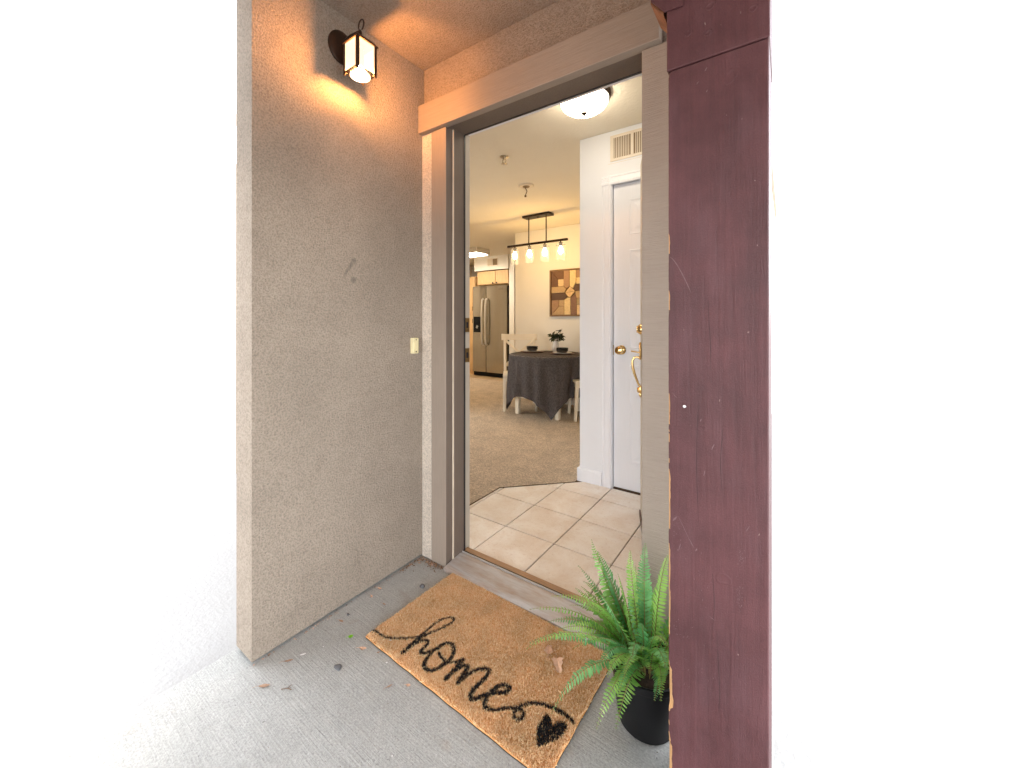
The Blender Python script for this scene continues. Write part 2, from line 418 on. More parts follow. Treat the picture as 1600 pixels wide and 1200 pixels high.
ew = thing('entry_wall', (-1.4, 1.4, 0), 'stucco front wall of the home with the open doorway', 'wall')
MB().box(-3.7, -1.594, 1.35, 1.50, -.1, 2.44).build('wall_panel', M['stucco'], ew)
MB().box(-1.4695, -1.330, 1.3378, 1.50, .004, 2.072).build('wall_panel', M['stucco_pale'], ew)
MB().box(-1.5935, -1.330, 1.3495, 1.4995, 2.0722, 2.44).build('wall_panel', M['stucco_soffit'], ew)
MB().box(-.372, -.15, 1.3525, 1.50, -.1, 2.44).build('wall_panel', M['stucco_soffit'], ew)
MB().box(-1.330, -.372, 1.35, 1.50, 2.10, 2.44).build('wall_panel', M['stucco_soffit'], ew)

df = thing('door_frame', (-.85, 1.34, 0), 'taupe painted wooden frame around the open front doorway', 'door frame')
MB().box(-1.4685, -.335, 1.309, 1.348, 2.064, 2.198).build('header_board', M['trim_h'], df, bevel=.003)
MB().box(-1.402, -1.306, 1.3335, 1.3376, .004, 2.063).build('casing', M['trim_v'], df, bevel=.002)
rc = MB().box(-.399, -.300, 1.334, 1.352, .004, 2.063).build('casing', M['trim_rough'], df, bevel=.002)
rc['label'] = 'rough sawn casing board'
# left jamb: outer strip, light painted step, stop face, gasket, inner white rabbet
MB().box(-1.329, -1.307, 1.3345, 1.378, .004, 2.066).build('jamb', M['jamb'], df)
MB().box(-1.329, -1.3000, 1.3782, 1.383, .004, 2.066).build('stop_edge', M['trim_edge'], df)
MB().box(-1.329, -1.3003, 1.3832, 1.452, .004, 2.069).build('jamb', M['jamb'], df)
MB().box(-1.329, -1.2975, 1.4522, 1.461, .03, 2.067).build('gasket', M['gasket'], df)
ij = MB().box(-1.329, -1.308, 1.4612, 1.505, .02, 2.085).build('inner_jamb', M['inner_jamb'], df, bevel=.002)
for z in (1.135, .985):
    sp = MB().box(-1.309, -1.3055, 1.468, 1.500, z - .035, z + .035).box(-1.3056, -1.3048, 1.477, 1.491, z - .014, z + .014, 1)
    sp.build('strike_plate', [M['strike'], M['gasket']], df, bevel=.001)
# head jamb
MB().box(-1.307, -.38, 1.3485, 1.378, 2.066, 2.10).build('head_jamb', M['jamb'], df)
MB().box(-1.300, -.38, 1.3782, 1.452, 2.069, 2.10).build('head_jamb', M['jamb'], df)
MB().box(-1.297, -.38, 1.4522, 1.461, 2.0665, 2.10).build('gasket', M['gasket'], df)
MB().box(-1.308, -.38, 1.4612, 1.505, 2.085, 2.10).build('inner_jamb', M['door_white'], df)
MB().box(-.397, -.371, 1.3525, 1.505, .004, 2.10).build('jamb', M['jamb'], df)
# threshold
th = thing('threshold', (-.85, 1.38, 0), 'worn aluminium threshold in front of the wood strip at the doorway', 'threshold')
t = MB(); t.prism([(1.312, .0), (1.436, .0), (1.436, .030), (1.424, .031), (1.330, .020), (1.312, .014)], lambda u, v, w_: (-1.30 + w_, u, v), .90)
t.build('sill', M['sill'], th, bevel=.0015)
MB().box(-1.299, -.40, 1.437, 1.4435, .0, .034).build('sill_rib', M['aluminium'], th, bevel=.001)
MB().box(-1.299, -.40, 1.4437, 1.4505, .0, .0325).build('gasket', M['gasket'], th)
MB().box(-1.307, -.40, 1.4507, 1.4865, .0, .030).build('wood_strip', M['wood_strip'], th, bevel=.003)

# ------------------------------------------------------------------ inside: floors
fl = MB().box(-3.6, -.25, 1.4867, 2.6, -.05, .0135).build('tile_floor', M['grout'])
struct(fl)
# tile pieces clipped to the octagonal edge of the entry
PX, PY, GAP = .3035, .3035, .0062
def clip(poly, a, b, c):                       # keep a*x+b*y<=c
    out = []
    for i in range(len(poly)):
        p, q = poly[i], poly[(i + 1) % len(poly)]
        dp = a * p[0] + b * p[1] - c; dq = a * q[0] + b * q[1] - c
        if dp <= 0: out.append(p)
        if (dp < 0 < dq) or (dq < 0 < dp):
            k = dp / (dp - dq); out.append((p[0] + (q[0] - p[0]) * k, p[1] + (q[1] - p[1]) * k))
    return out
for i in range(-2, 4):
    for j in range(-1, 5):
        x0 = -1.277 + i * PX; y0 = 1.4675 + j * PY
        poly = [(x0 + GAP / 2, y0 + GAP / 2), (x0 + PX - GAP / 2, y0 + GAP / 2), (x0 + PX - GAP / 2, y0 + PY - GAP / 2), (x0 + GAP / 2, y0 + PY - GAP / 2)]
        for (a, b, c) in ((-1, 0, 1.600), (0, -1, -1.488), (1, 0, -.27), (-.7071, .7071, .7071 * (1.600 + 2.150)), (0, 1, 2.583)):
            if poly: poly = clip(poly, a, b, c)
        if len(poly) < 3: continue
        ar = abs(sum(poly[k][0] * poly[(k + 1) % len(poly)][1] - poly[(k + 1) % len(poly)][0] * poly[k][1] for k in range(len(poly)))) / 2
        if ar < .0006: continue
        m = MB().prism(poly, lambda u, v, w_: (u, v, .006 + w_), .014 + random.uniform(-.0004, .0004))
        m.build('tile', M['tile'], fl, bevel=.0018)
cf = MB()
cf.add([(-3.6, 1.503, .024), (-1.603, 1.503, .024), (-1.603, 2.151, .024), (-1.225, 2.529, .024), (-1.225, 2.60, .024), (-1.225, 5.95, .024), (-3.6, 5.95, .024), (-6.2, 5.95, .024), (-6.2, 3.9, .024), (-3.6, 3.9, .024)],
       [(0, 1, 2, 9), (2, 3, 4, 9), (9, 4, 5, 6), (9, 6, 7, 8)])
struct(cf.build('carpet_floor', M['carpet']))
struct(MB().box(-6.2, -.25, 2.601, 5.95, -.05, .020).box(-3.6, -1.606, 1.5, 2.6, .0137, .0200).box(-6.2, -3.6, 3.9, 5.95, -.05, .0199).build('subfloor', M['grout']))
struct(MB().box(-6.2, -.25, 5.952, 7.2, -.05, .022).build('kitchen_floor', M['vinyl']))
struct(MB().box(-3.7, -.15, 1.502, 7.3, 2.446, 2.75).box(-6.3, -3.7002, 3.78, 7.3, 2.446, 2.75).build('interior_ceiling', M['ceiling']))
struct(MB().box(-3.72, -.12, 1.36, 7.35, 2.752, 2.86).box(-6.35, -3.7202, 3.76, 7.35, 2.752, 2.86).build('flat_roof', M['trim_h']))

# ------------------------------------------------------------------ inside: walls
def wall(x0, x1, y0, y1, label, z1=2.444, m='wall_white', name='interior_wall'):
    o = MB().box(x0, x1, y0, y1, .0, z1).build(name, M[m]); tag(o, label, 'wall'); return o
cw = thing('closet_wall', (-.7, 2.64, 0), 'white wall with the closet door facing the tiled entry', 'wall')
MB().box(-1.211, -.975, 2.585, 2.69, .0, 2.444).build('wall_panel', M['closet_paint'], cw)
MB().box(-.975, -.262, 2.585, 2.69, 2.09, 2.444).build('wall_panel', M['closet_paint'], cw)
MB().box(-1.211, -1.10, 2.692, 3.40, .0, 2.444).build('wall_panel', M['closet_paint'], cw)
MB().box(-1.211, -.262, 3.402, 3.50, .0, 2.444).build('wall_panel', M['closet_paint'], cw)
bb = MB()
bb.prism([(0, 0), (.014, 0), (.014, .075), (.010, .088), (.004, .094), (0, .094)], lambda u, v, w_: (-1.222 + w_, 2.5845 - u, .018 + v), .178)
bb.build('baseboard', M['door_white'], cw)
MB().box(-1.226, -1.2115, 2.5705, 3.4, .018, .110).build('baseboard', M['door_white'], cw)
# closet door casing: two stepped boards on the side, two on the head
cf_ = thing('closet_frame', (-.6, 2.57, 0), 'white moulded trim framing the closet door', 'door frame')
def casing_profile(s):
    return [(0, 0), (.066, 0), (.066, .016), (.052, .018), (.046, .012), (.020, .010), (.014, .014), (.004, .010), (0, .006)]
# u: distance from the outer edge inwards
MB().prism(casing_profile(0), lambda u, v, w_: (-1.042 + u, 2.5846 - v, .0135 + w_), 2.128).build('casing', M['door_white'], cf_)
MB().prism(casing_profile(0), lambda u, v, w_: (-1.042 + w_, 2.5844 - v, 2.143 - u), .78).build('casing', M['door_white'], cf_)
MB().box(-.9755, -.971, 2.580, 2.66, .0135, 2.085).build('jamb', M['door_white'], cf_)
MB().box(-.971, -.27, 2.580, 2.66, 2.0815, 2.089).build('jamb', M['door_white'], cf_)

cd = thing('closet_door', (-.6, 2.62, .02), 'closed white six panel closet door with a brass knob', 'door')
D0, D1 = -.967, -.265
MB().box(D0, D1, 2.600, 2.635, .028, 2.078).build('slab', M['door_white'], cd, bevel=.0015)
for (xa, xb) in ((D0 + .112, D0 + .325), (D0 + .395, D0 + .608)):
    for (za, zb) in ((1.735, 1.962), (.975, 1.625), (.215, .855)):
        p = MB()
        # recessed groove round a raised field
        p.box(xa, xb, 2.5975, 2.601, za, zb)
        p2 = MB()
        a = [(xa, za), (xb, za), (xb, zb), (xa, zb)]; rings = []
        for ins, yy in ((0, 2.5965), (.012, 2.6000), (.022, 2.6004), (.050, 2.5960)):
            rings.append([(x + (ins if x == xa else -ins), yy, z + (ins if z == za else -ins)) for x, z in a])
        vs = [v for r_ in rings for v in r_]; fs = []
        for r_ in range(3):
            for k in range(4): fs.append((r_ * 4 + k, r_ * 4 + (k + 1) % 4, r_ * 4 + 4 + (k + 1) % 4, r_ * 4 + 4 + k))
        fs.append((12, 13, 14, 15))
        # outer lip back to the slab
        k0 = len(vs); vs += [(x + (-.006 if x == xa else .006), 2.6005, z + (-.006 if z == za else .006)) for x, z in a]
        for k in range(4): fs.append((k0 + k, k0 + (k + 1) % 4, (k + 1) % 4, k))
        p2.add(vs, fs); p2.build('panel', M['door_white'], cd)
kb = MB().lathe((-.912, 2.600, .960), [(.031, 0), (.031, .004), (.026, .008), (.012, .012), (.010, .030), (.018, .036), (.0265, .046), (.028, .056), (.024, .066), (.012, .071), (.001, .072)], 24, (0, -1, 0), capt=False)
kb.build('knob', M['brass'], cd, smooth=True)
MB().box(-.9715, -.9665, 2.596, 2.601, .925, .992).build('latch_plate', M['strike'], cd)

vg = thing('return_air_grille', (-.7, 2.57, 2.24), 'cream return air grille high on the wall above the closet door', 'vent')
MB().box(-.985, -.33, 2.580, 2.5848, 2.236, 2.254).box(-.985, -.33, 2.580, 2.5848, 2.392, 2.410).box(-.985, -.960, 2.580, 2.5848, 2.254, 2.392).box(-.845, -.825, 2.580, 2.5848, 2.254, 2.392).box(-.35, -.33, 2.580, 2.5848, 2.254, 2.392).build('frame', M['louver'], vg, bevel=.001)
MB().box(-.975, -.34, 2.5836, 2.5846, 2.245, 2.40).build('duct_backing', M['duct_dark'], vg)
lv = MB(); x = -.955
while x < -.355:
    if not (-.850 < x < -.82): lv.box(x, x + .0055, 2.5800, 2.5834, 2.2545, 2.3915, rot=Matrix.Rotation(R(25), 3, 'Z'))
    x += .0118
o = lv.build('louvers', M['louver'], vg); o['kind'] = 'stuff'
# faint access panel line below the grille
MB().box(-1.0, -.33, 2.5835, 2.5846, 2.2215, 2.2235).build('flange', M['louver'], vg)

wall(-.262, -.15, 1.502, 7.3, 'white wall running along the hinge side of the home')
wall(-3.287, -.264, 4.80, 4.92, 'cream dining room wall holding the wooden wall art', name='dining_wall')
pw = thing('living_room_wall', (-3.65, 2.7, 0), 'white outer wall of the living room with an opening added for daylight', 'wall')
MB().box(-3.7, -3.6, 1.502, 1.72, 0, 2.444).build('wall_panel', M['wall_white'], pw)
MB().box(-3.7, -3.6, 3.62, 3.9, 0, 2.444).build('wall_panel', M['wall_white'], pw)
MB().box(-3.7, -3.6, 1.722, 3.618, 2.12, 2.444).build('wall_panel', M['wall_white'], pw)
pd = thing('added_daylight_door', (-3.65, 2.7, .02), 'unseen glazed door with white frame added to bring daylight into the living room', 'door')  # out of view, added as a daylight source for the rooms
for y in (1.725, 2.65, 3.565): MB().box(-3.68, -3.62, y, y + .05, .02, 2.118).build('frame', M['door_white'], pd)
for y in (1.776, 2.701): MB().box(-3.653, -3.647, y, y + .86, .03, 2.11).build('pane', M['added_door_glass'], pd)
wall(-6.3, -3.602, 3.78, 3.898, 'white wall stepping out to the kitchen')
wall(-6.3, -6.2, 3.90, 7.2, 'white wall beside the kitchen cabinets')
wall(-6.3, -.264, 7.2, 7.3, 'white wall at the back of the kitchen')
wall(-4.412, -4.290, 6.235, 7.198, 'narrow white wall end beside the steel refrigerator')
o = MB().box(-5.265, -4.414, 6.20, 7.198, 2.168, 2.444).build('kitchen_soffit', M['wall_white']); tag(o, 'white soffit above the cabinets over the refrigerator', 'soffit')
sv = thing('soffit_vent', (-4.78, 6.19, 2.24), 'small white vent with a dark half on the kitchen soffit', 'vent')
MB().box(-4.915, -4.655, 6.190, 6.199, 2.240, 2.392).build('frame', M['louver'], sv, bevel=.002)
MB().box(-4.775, -4.670, 6.187, 6.1895, 2.255, 2.378).build('damper', M['duct_dark'], sv)
lv = MB()
for k in range(8): lv.box(-4.905 + k * .015, -4.897 + k * .015, 6.186, 6.1898, 2.255, 2.378)
o = lv.build('louvers', M['louver'], sv); o['kind'] = 'stuff'

# ------------------------------------------------------------------ the burgundy post beside the door
xl, xr, yf, yb = -.2185, -.029, .93, 1.118
tp = thing('timber_post', (-.124, 1.02, 0), 'burgundy painted square timber post with chipped corners in front of the doorway', 'post')
rp = random.Random(9)
zs = [0.0]
while zs[-1] < 1.715: zs.append(min(1.7155, zs[-1] + rp.uniform(.004, .011)))
ws = []; cur = .0015; runs = 0
for z in zs:
    runs -= 1
    if runs < 0:
        runs = rp.randint(2, 9)
        if z < .98: tgt = rp.choice([.0015, .002, .004, .0075, .010, .006, .003]) if z < .90 else rp.choice([.001, .001, .003, .004])
        elif z < 1.33: tgt = rp.choice([.0008, .001, .001, .003])
        else: tgt = rp.choice([.0008, .001, .0012])
    cur += (tgt - cur) * rp.uniform(.2, 1.)
    ws.append(max(.0006, cur + rp.uniform(-.0006, .0006)))
ws[-1] = .006; ws[-2] = .0045; ws[-3] = .0025
b = MB(); n = len(zs)
vs = []
for z, w_ in zip(zs, ws): vs += [(xl, yf + w_ * 1.3, z), (xl + w_, yf, z), (xr - .002, yf, z), (xr, yf + .002, z), (xr, yb, z), (xl, yb, z)]
fs = []; mi = []
for i in range(n - 1):
    for k in range(6):
        fs.append((i * 6 + k, i * 6 + (k + 1) % 6, (i + 1) * 6 + (k + 1) % 6, (i + 1) * 6 + k))
        mi.append(1 if k == 0 and ws[i] > .0021 and zs[i] < 1.4 else 0)
fs.append(tuple(range((n - 1) * 6, n * 6))); mi.append(0)
b.v = vs; b.f = fs; b.mi = mi
b.build('shaft', [M['burgundy'], M['raw_wood']], tp)
# upper timber set on the shaft, a shade wider, and its square stub
ub = MB().box(xl - .004, xr + .002, yf - .0012, yb + .002, 1.7185, 2.3895)
ub.build('upper_timber', M['burgundy'], tp, bevel=.003)
bs_ = MB()
bs_.prism([(-.256, 1.889), (-.226, 1.852), (-.187, 1.849), (-.187, 2.389), (-.256, 2.389)], lambda u, v, w_: (u, yf - .006 + w_, v), .0045)
o = bs_.build('beam_end', M['burgundy'], tp, bevel=.001)
bs2 = MB().prism([(-.258, 1.888), (-.2295, 1.850), (-.2295, 2.388), (-.258, 2.388)], lambda u, v, w_: (u, yf + .0005 + w_, v), .09)
bs2.build('beam_core', M['old_wood'], tp)
# filled bolt heads and knots standing proud under the paint
def blob(x, z, r, h, ang, sq=.8, y=yf, ring=False):
    m = MB(); N = 18; rp2 = random.Random(int(x * 1e5 + z * 1e4))
    prof = [(1.0, 0), (.93, .7), (.74, 1.0), (.60, .45 if ring else .98), (.25, .35 if ring else .9)]
    vs = []
    for r_, hh in prof:
        for j in range(N):
            a = 2 * math.pi * j / N; rr = r * r_ * (1 + .07 * math.sin(3 * a + x * 90) + rp2.uniform(-.03, .03))
            u = rr * math.cos(a); v = rr * sq * math.sin(a)
            vs.append((x + u * math.cos(ang) - v * math.sin(ang), y + .0003 - hh * h, z + u * math.sin(ang) + v * math.cos(ang)))
    fs = []
    for i in range(len(prof) - 1):
        for j in range(N): fs.append((i * N + j, i * N + (j + 1) % N, (i + 1) * N + (j + 1) % N, (i + 1) * N + j))
    fs.append(tuple(range((len(prof) - 1) * N, len(prof) * N)))
    return m.add(vs, fs)
for (x, z, r_) in ((-.133, 1.826, .0105), (-.176, 1.786, .0085), (-.137, 1.770, .0085), (-.056, 1.786, .0095)):
    blob(x, z, r_, .0016, .4, .8, yf - .0012, True).build('bolt_head', M['burgundy'], tp, smooth=True, angle=60)
for (x, z, r_, a) in ((-.109, .616, .017, .3), (-.095, 1.665, .018, 1.0), (-.150, .925, .010, .2)):
    blob(x, z, r_, .0008, a, .72, yf, True).build('knot', M['burgundy'], tp, smooth=True, angle=60)
# curved scratch, rubs and nicks
def streak(pts, w, name='scratch', m='scratch', y=yf):
    q = MB(); vs = []
    for i, (x, z) in enumerate(pts):
        k = i / (len(pts) - 1); ww = w * (math.sin(math.pi * min(.97, max(.06, k))) ** .6) * rp.uniform(.7, 1.25)
        j = min(i + 1, len(pts) - 1); h = max(i - 1, 0)
        d = Vector((pts[j][0] - pts[h][0], pts[j][1] - pts[h][1])).normalized()
        vs += [(x - d.y * ww, y - .0004, z + d.x * ww), (x + d.y * ww, y - .0004, z - d.x * ww)]
    q.add(vs, [(2 * i, 2 * i + 1, 2 * i + 3, 2 * i + 2) for i in range(len(pts) - 1)])
    return q.build(name, M[m], tp, fix=False)
arc = [(-.215 + .044 * (k / 12) ** 1.0, 1.300 - .083 * (k / 12) ** 1.35) for k in range(13)]
streak(arc, .0010)
for (x, z, l, a, w_) in (                                          (-.171, .672, .020, -1.0, .0009), (-.161, .660, .008, 1.2, .0012), (-.152, .942, .006, 1.2, .0010), (-.128, .89, .014, 1.2, .0012), (-.145, .83, .012, 1.4, .0008),
                     (-.065, .735, .014, 1.1, .0007), (-.205, .99, .016, -.8, .0006), (-.186, .70, .05, -1.1, .0005), (-.142, 1.695, .008, .9, .0010), (-.158, 1.672, .008, .9, .0008), (-.140, 1.648, .005, .9, .0010), (-.205, .715, .016, 1.0, .0016), (-.195, .655, .018, 1.3, .0008),
                     (-.075, 1.57, .004, 1.3, .0009), (-.103, 1.585, .003, 1.3, .0009), (-.13, .525, .012, -.3, .0006)):
    pts = [(x + math.cos(a) * l * (k / 5 - .5), z + math.sin(a) * l * (k / 5 - .5) + rp.uniform(-.0008, .0008)) for k in range(6)]
    streak(pts, w_, 'nick')
for (cx_, cz_, sx_, sz_, n_) in ((-.077, .668, .0035, .012, 34), (-.079, .592, .003, .014, 40), (-.198, .47, .012, .010, 26), (-.150, .60, .02, .03, 16), (-.17, .40, .02, .02, 18), (-.20, .68, .008, .02, 14)):
    rb = MB()
    for q_ in range(n_):
        x = rp.gauss(cx_, sx_); z = rp.gauss(cz_, sz_); l = rp.uniform(.0006, .0028); w_ = rp.uniform(.0002, .0006); a = rp.gauss(1.35, .35)
        x = min(max(x, xl + .012), xr - .004); ca, sa = math.cos(a), math.sin(a)
        rb.add([(x - l * ca, yf - .0004, z - l * sa), (x + w_ * sa, yf - .0004, z - w_ * ca), (x + l * ca, yf - .0004, z + l * sa), (x - w_ * sa, yf - .0004, z + w_ * ca)], [(0, 1, 2, 3)])
    o = rb.build('rub_mark', M['scratch'], tp, fix=False); o['kind'] = 'stuff'
blob(-.185, .968, .0034, .0010, .2, .9).build('paint_chip', M['white_chip'], tp)
for x, z0, z1 in ((-.158, .98, .72), (-.112, .93, .80), (-.135, 1.20, 1.05), (-.128, .62, .50), (-.118, .50, .33)):
    pts = [(x + .0022 * math.sin(z0 * 9 + k * .5), z0 + (z1 - z0) * k / 9) for k in range(10)]
    streak(pts, .00045, 'check_crack', 'burgundy_dark')

# ------------------------------------------------------------------ lantern on the wing wall
ln = thing('wall_lantern', (XW, .909, 2.155), 'lit square glass lantern on a bronze bracket high on the stucco wall', 'lantern')
LX0, LX1, LY0, LY1, LZ0, LZ1 = -1.388, -1.300, .866, .952, 2.102, 2.2095
lc = ((LX0 + LX1) / 2, (LY0 + LY1) / 2)
q = MB().lathe((XW + .0005, lc[1], 2.252), [(.058, 0), (.058, .006), (.050, .011), (.044, .012), (.030, .017), (.012, .019)], 32, (1, 0, 0))
bp = q.build('back_plate', M['bronze'], ln, smooth=True)
for v in bp.data.vertices: v.co.z = (v.co.z - .097) * 1.12 + .097
for dz in (-.036, .036):
    MB().lathe((XW + .010, lc[1] - .0, 2.252 + dz), [(.0045, 0), (.004, .004), (.001, .005)], 10, (1, 0, 0)).build('screw', M['strike'], ln, smooth=True)
ap = [(XW + .012, lc[1], 2.258), (XW + .035, lc[1], 2.268), (XW + .070, lc[1], 2.272), (lc[0], lc[1], 2.264), (lc[0], lc[1], 2.245)]
MB().tube(ap, [.011, .009, .008, .008, .009], 12).build('arm', M['bronze'], ln, smooth=True)
cp = MB()
def sqring(h, z): return [(lc[0] - h, lc[1] - h, z), (lc[0] + h, lc[1] - h, z), (lc[0] + h, lc[1] + h, z), (lc[0] - h, lc[1] + h, z)]
rings = [sqring(.0475, LZ1 + .001), sqring(.0475, LZ1 + .0045), sqring(.036, LZ1 + .020), sqring(.018, LZ1 + .032), sqring(.009, LZ1 + .040)]
vs = [p for r_ in rings for p in r_]; fs = [(3, 2, 1, 0), (16, 17, 18, 19)]
for i in range(4):
    for k in range(4): fs.append((i * 4 + k, i * 4 + (k + 1) % 4, i * 4 + 4 + (k + 1) % 4, i * 4 + 4 + k))
cp.add(vs, fs); cp.build('cap', M['bronze'], ln, bevel=.001)
rg = [(lc[0] + .006 + .017 * math.sin(a), lc[1], 2.290 - .020 * math.cos(a)) for a in [2 * math.pi * k / 20 * .93 + .25 for k in range(20)]]
MB().tube(rg, .0028, 8).build('ring', M['bronze'], ln, smooth=True)
for (x, y) in ((LX0, LY0), (LX1, LY0), (LX1, LY1), (LX0, LY1)):
    sx = 1 if x == LX0 else -1; sy = 1 if y == LY0 else -1
    MB().box(min(x, x + sx * .011), max(x, x + sx * .011), min(y, y + sy * .011), max(y, y + sy * .011), LZ0 - .003, LZ1 + .0005).build('post', M['bronze'], ln, bevel=.0008)
    MB().lathe((x + sx * .003, y + sy * .003, LZ0 - .009), [(.0015, 0), (.0045, .003), (.0035, .0058)], 8).build('finial', M['bronze'], ln, smooth=True)
bt = MB()
N = 40; h = .043
outer = []; inner = []
for k in range(N):
    a = 2 * math.pi * k / N; c_, s_ = math.cos(a), math.sin(a); mm = max(abs(c_), abs(s_))
    outer.append((lc[0] + h * c_ / mm, lc[1] + h * s_ / mm)); inner.append((lc[0] + .036 * c_, lc[1] + .036 * s_))
vs = [(x, y, LZ0) for x, y in outer] + [(x, y, LZ0) for x, y in inner] + [(x, y, LZ0 + .003) for x, y in outer] + [(x, y, LZ0 + .003) for x, y in inner]
fs = []
for k in range(N):
    j = (k + 1) % N
    fs += [(k, j, N + j, N + k), (2 * N + k, 3 * N + k, 3 * N + j, 2 * N + j), (k, 2 * N + k, 2 * N + j, j), (N + k, N + j, 3 * N + j, 3 * N + k)]
bt.add(vs, fs); bt.build('bottom_rim', M['bronze'], ln)
for (x0, x1, y0, y1) in ((LX0 + .011, LX1 - .011, LY0 + .001, LY0 + .003), (LX0 + .011, LX1 - .011, LY1 - .003, LY1 - .001), (LX1 - .003, LX1 - .001, LY0 + .011, LY1 - .011)):
    MB().box(x0, x1, y0, y1, LZ0 + .004, LZ1).build('pane', M['lantern_glass'], ln)
MB().lathe((lc[0], lc[1], LZ0 - .0095), [(.036, 0), (.0365, .0015), (.0365, .003)], 32).build('lens', M['lantern_added_disc'], ln)  # added glowing disc: brightens the rim opening, dims the bulb's light below
MB().box(LX0 + .001, LX0 + .003, LY0 + .0112, LY1 - .0112, LZ0 + .004, LZ1).build('back_panel', M['bronze'], ln)
MB().lathe((lc[0], lc[1], LZ0 - .004), [(.003, 0), (.014, .004), (.019, .012), (.019, .020), (.014, .030), (.009, .0365)], 20).build('bulb', M['lantern_bulb'], ln, smooth=True)
MB().lathe((lc[0], lc[1], LZ0 + .0665), [(.009, -.034), (.012, 0), (.012, .030), (.016, .034), (.016, .0405)], 16).build('socket', M['bronze'], ln, smooth=True)

# doorbell
db = thing('doorbell', (XW, 1.281, 1.037), 'ivory rectangular doorbell on the stucco beside the doorway', 'doorbell')
MB().box(XW - .004, XW + .019, 1.264, 1.299, 1.000, 1.075).build('plate', M['ivory'], db, bevel=.003)
MB().box(XW + .0192, XW + .0225, 1.271, 1.292, 1.019, 1.056).build('button', M['ivory'], db, bevel=.002)
for z in (1.009, 1.066):
    MB().lathe((XW + .019, 1.2825, z), [(.0035, 0), (.003, .0012)], 10, (1, 0, 0)).build('screw', M['bronze'], db)

# ------------------------------------------------------------------ the open front door
A_ = R(20.7)
ed = thing('front_door', (-.360, 1.478, 0), 'beige front door swung inward with brass handle set, seen edge on', 'door', rz=A_)
MB().box(-.022, .022, .004, .905, .034, 2.066).build('slab', M['beige_door'], ed, bevel=.001)
MB().box(-.030, -.0222, .01, .903, .026, .055).build('sweep', M['brown_sweep'], ed, bevel=.001)
MB().lathe((-.0222, .835, 1.108), [(.031, 0), (.031, .006), (.027, .012), (.020, .020), (.019, .026), (.010, .027)], 24, (-1, 0, 0)).build('deadbolt', M['brass'], ed, smooth=True)
hp = MB(); N = 24
prof = []
for k in range(N):
    a = 2 * math.pi * k / N; prof.append((.835 + .026 * math.cos(a), .985 + .050 * math.sin(a)))
hp.prism(prof, lambda u, v, w_: (-.0222 - w_, u, v), .012)
hd = hp.build('handle_plate', M['brass'], ed, bevel=.004)
gp = []
for k in range(15):
    t_ = k / 14; zz = .945 - .165 * t_; pr = .020 + .040 * math.sin(math.pi * min(1, t_ * 1.35 + .0) ** .55) if t_ < .74 else None
    gp.append((t_, zz))
pts = [(-.030, .835, .947), (-.046, .835, .951), (-.060, .835, .946), (-.069, .835, .932), (-.071, .835, .912), (-.067, .835, .886), (-.060, .835, .856), (-.049, .835, .826), (-.040, .835, .802), (-.032, .835, .787)]
MB().tube(pts, [.008, .0065, .006, .006, .0065, .0075, .0075, .0065, .006, .007], 12).build('grip', M['brass'], ed, smooth=True)
MB().lathe((-.0222, .835, .765), [(.024, 0), (.024, .006), (.018, .010), (.014, .022), (.008, .024)], 20, (-1, 0, 0)).build('grip_mount', M['brass'], ed, smooth=True)
MB().lathe((-.026, .835, .722), [(.003, 0), (.009, .006), (.011, .018), (.008, .026)], 14).build('grip_finial', M['brass'], ed, smooth=True)
MB().bar((-.034, .835, .977), (-.078, .835, .984), .018, .008, w2=.024, h2=.008).build('thumb_latch', M['brass'], ed, bevel=.001)
MB().lathe((.0222, .835, .972), [(.030, 0), (.028, .008), (.012, .012), (.011, .034), (.026, .046), (.029, .060), (.020, .072), (.002, .074)], 20, (1, 0, 0)).build('inside_knob', M['brass'], ed, smooth=True)
MB().prism([(.435, 1.625), (.465, 1.625), (.472, 1.70), (.45, 1.73), (.428, 1.70)], lambda u, v, w_: (-.0222 - w_, u, v), .010).build('knocker_plate', M['brass'], ed, bevel=.002)
MB().tube([(-.034, .432, 1.71), (-.040, .43, 1.67), (-.042, .45, 1.635), (-.040, .47, 1.67), (-.034, .468, 1.71)], .005, 8).build('knocker', M['brass'], ed, smooth=True)
MB().lathe((-.0222, .45, 1.555), [(.010, 0), (.010, .010), (.006, .012)], 14, (-1, 0, 0)).build('peephole', M['brass'], ed, smooth=True)
for z in (.25, 1.05, 1.85):
    MB().lathe((.012, .0, z - .05), [(.007, 0), (.007, .10)], 10).build('hinge', M['brass'], ed)

# ------------------------------------------------------------------ ceiling fittings indoors
dl = thing('dome_light', (-.95, 2.085, 2.34), 'lit frosted dome ceiling light with a bronze rim inside the entry', 'ceiling light')
c = (-.95, 2.085, 0)
MB().lathe((c[0], c[1], 2.4455), [(.150, 0), (.152, .010), (.146, .022), (.138, .028)], 40, (0, 0, -1)).build('rim', M['bronze'], dl, smooth=True)
MB().lathe((c[0], c[1], 2.4172), [(.136, 0), (.134, .016), (.122, .036), (.098, .054), (.064, .066), (.028, .072), (.008, .073)], 40, (0, 0, -1), capb=False).build('bowl', M['dome_glass'], dl, smooth=True)
MB().lathe((c[0], c[1], 2.344), [(.006, 0), (.017, .001), (.017, .005), (.008, .009), (.005, .014), (.007, .018), (.004, .024), (.001, .026)], 16, (0, 0, -1)).build('finial', M['bronze'], dl, smooth=True)

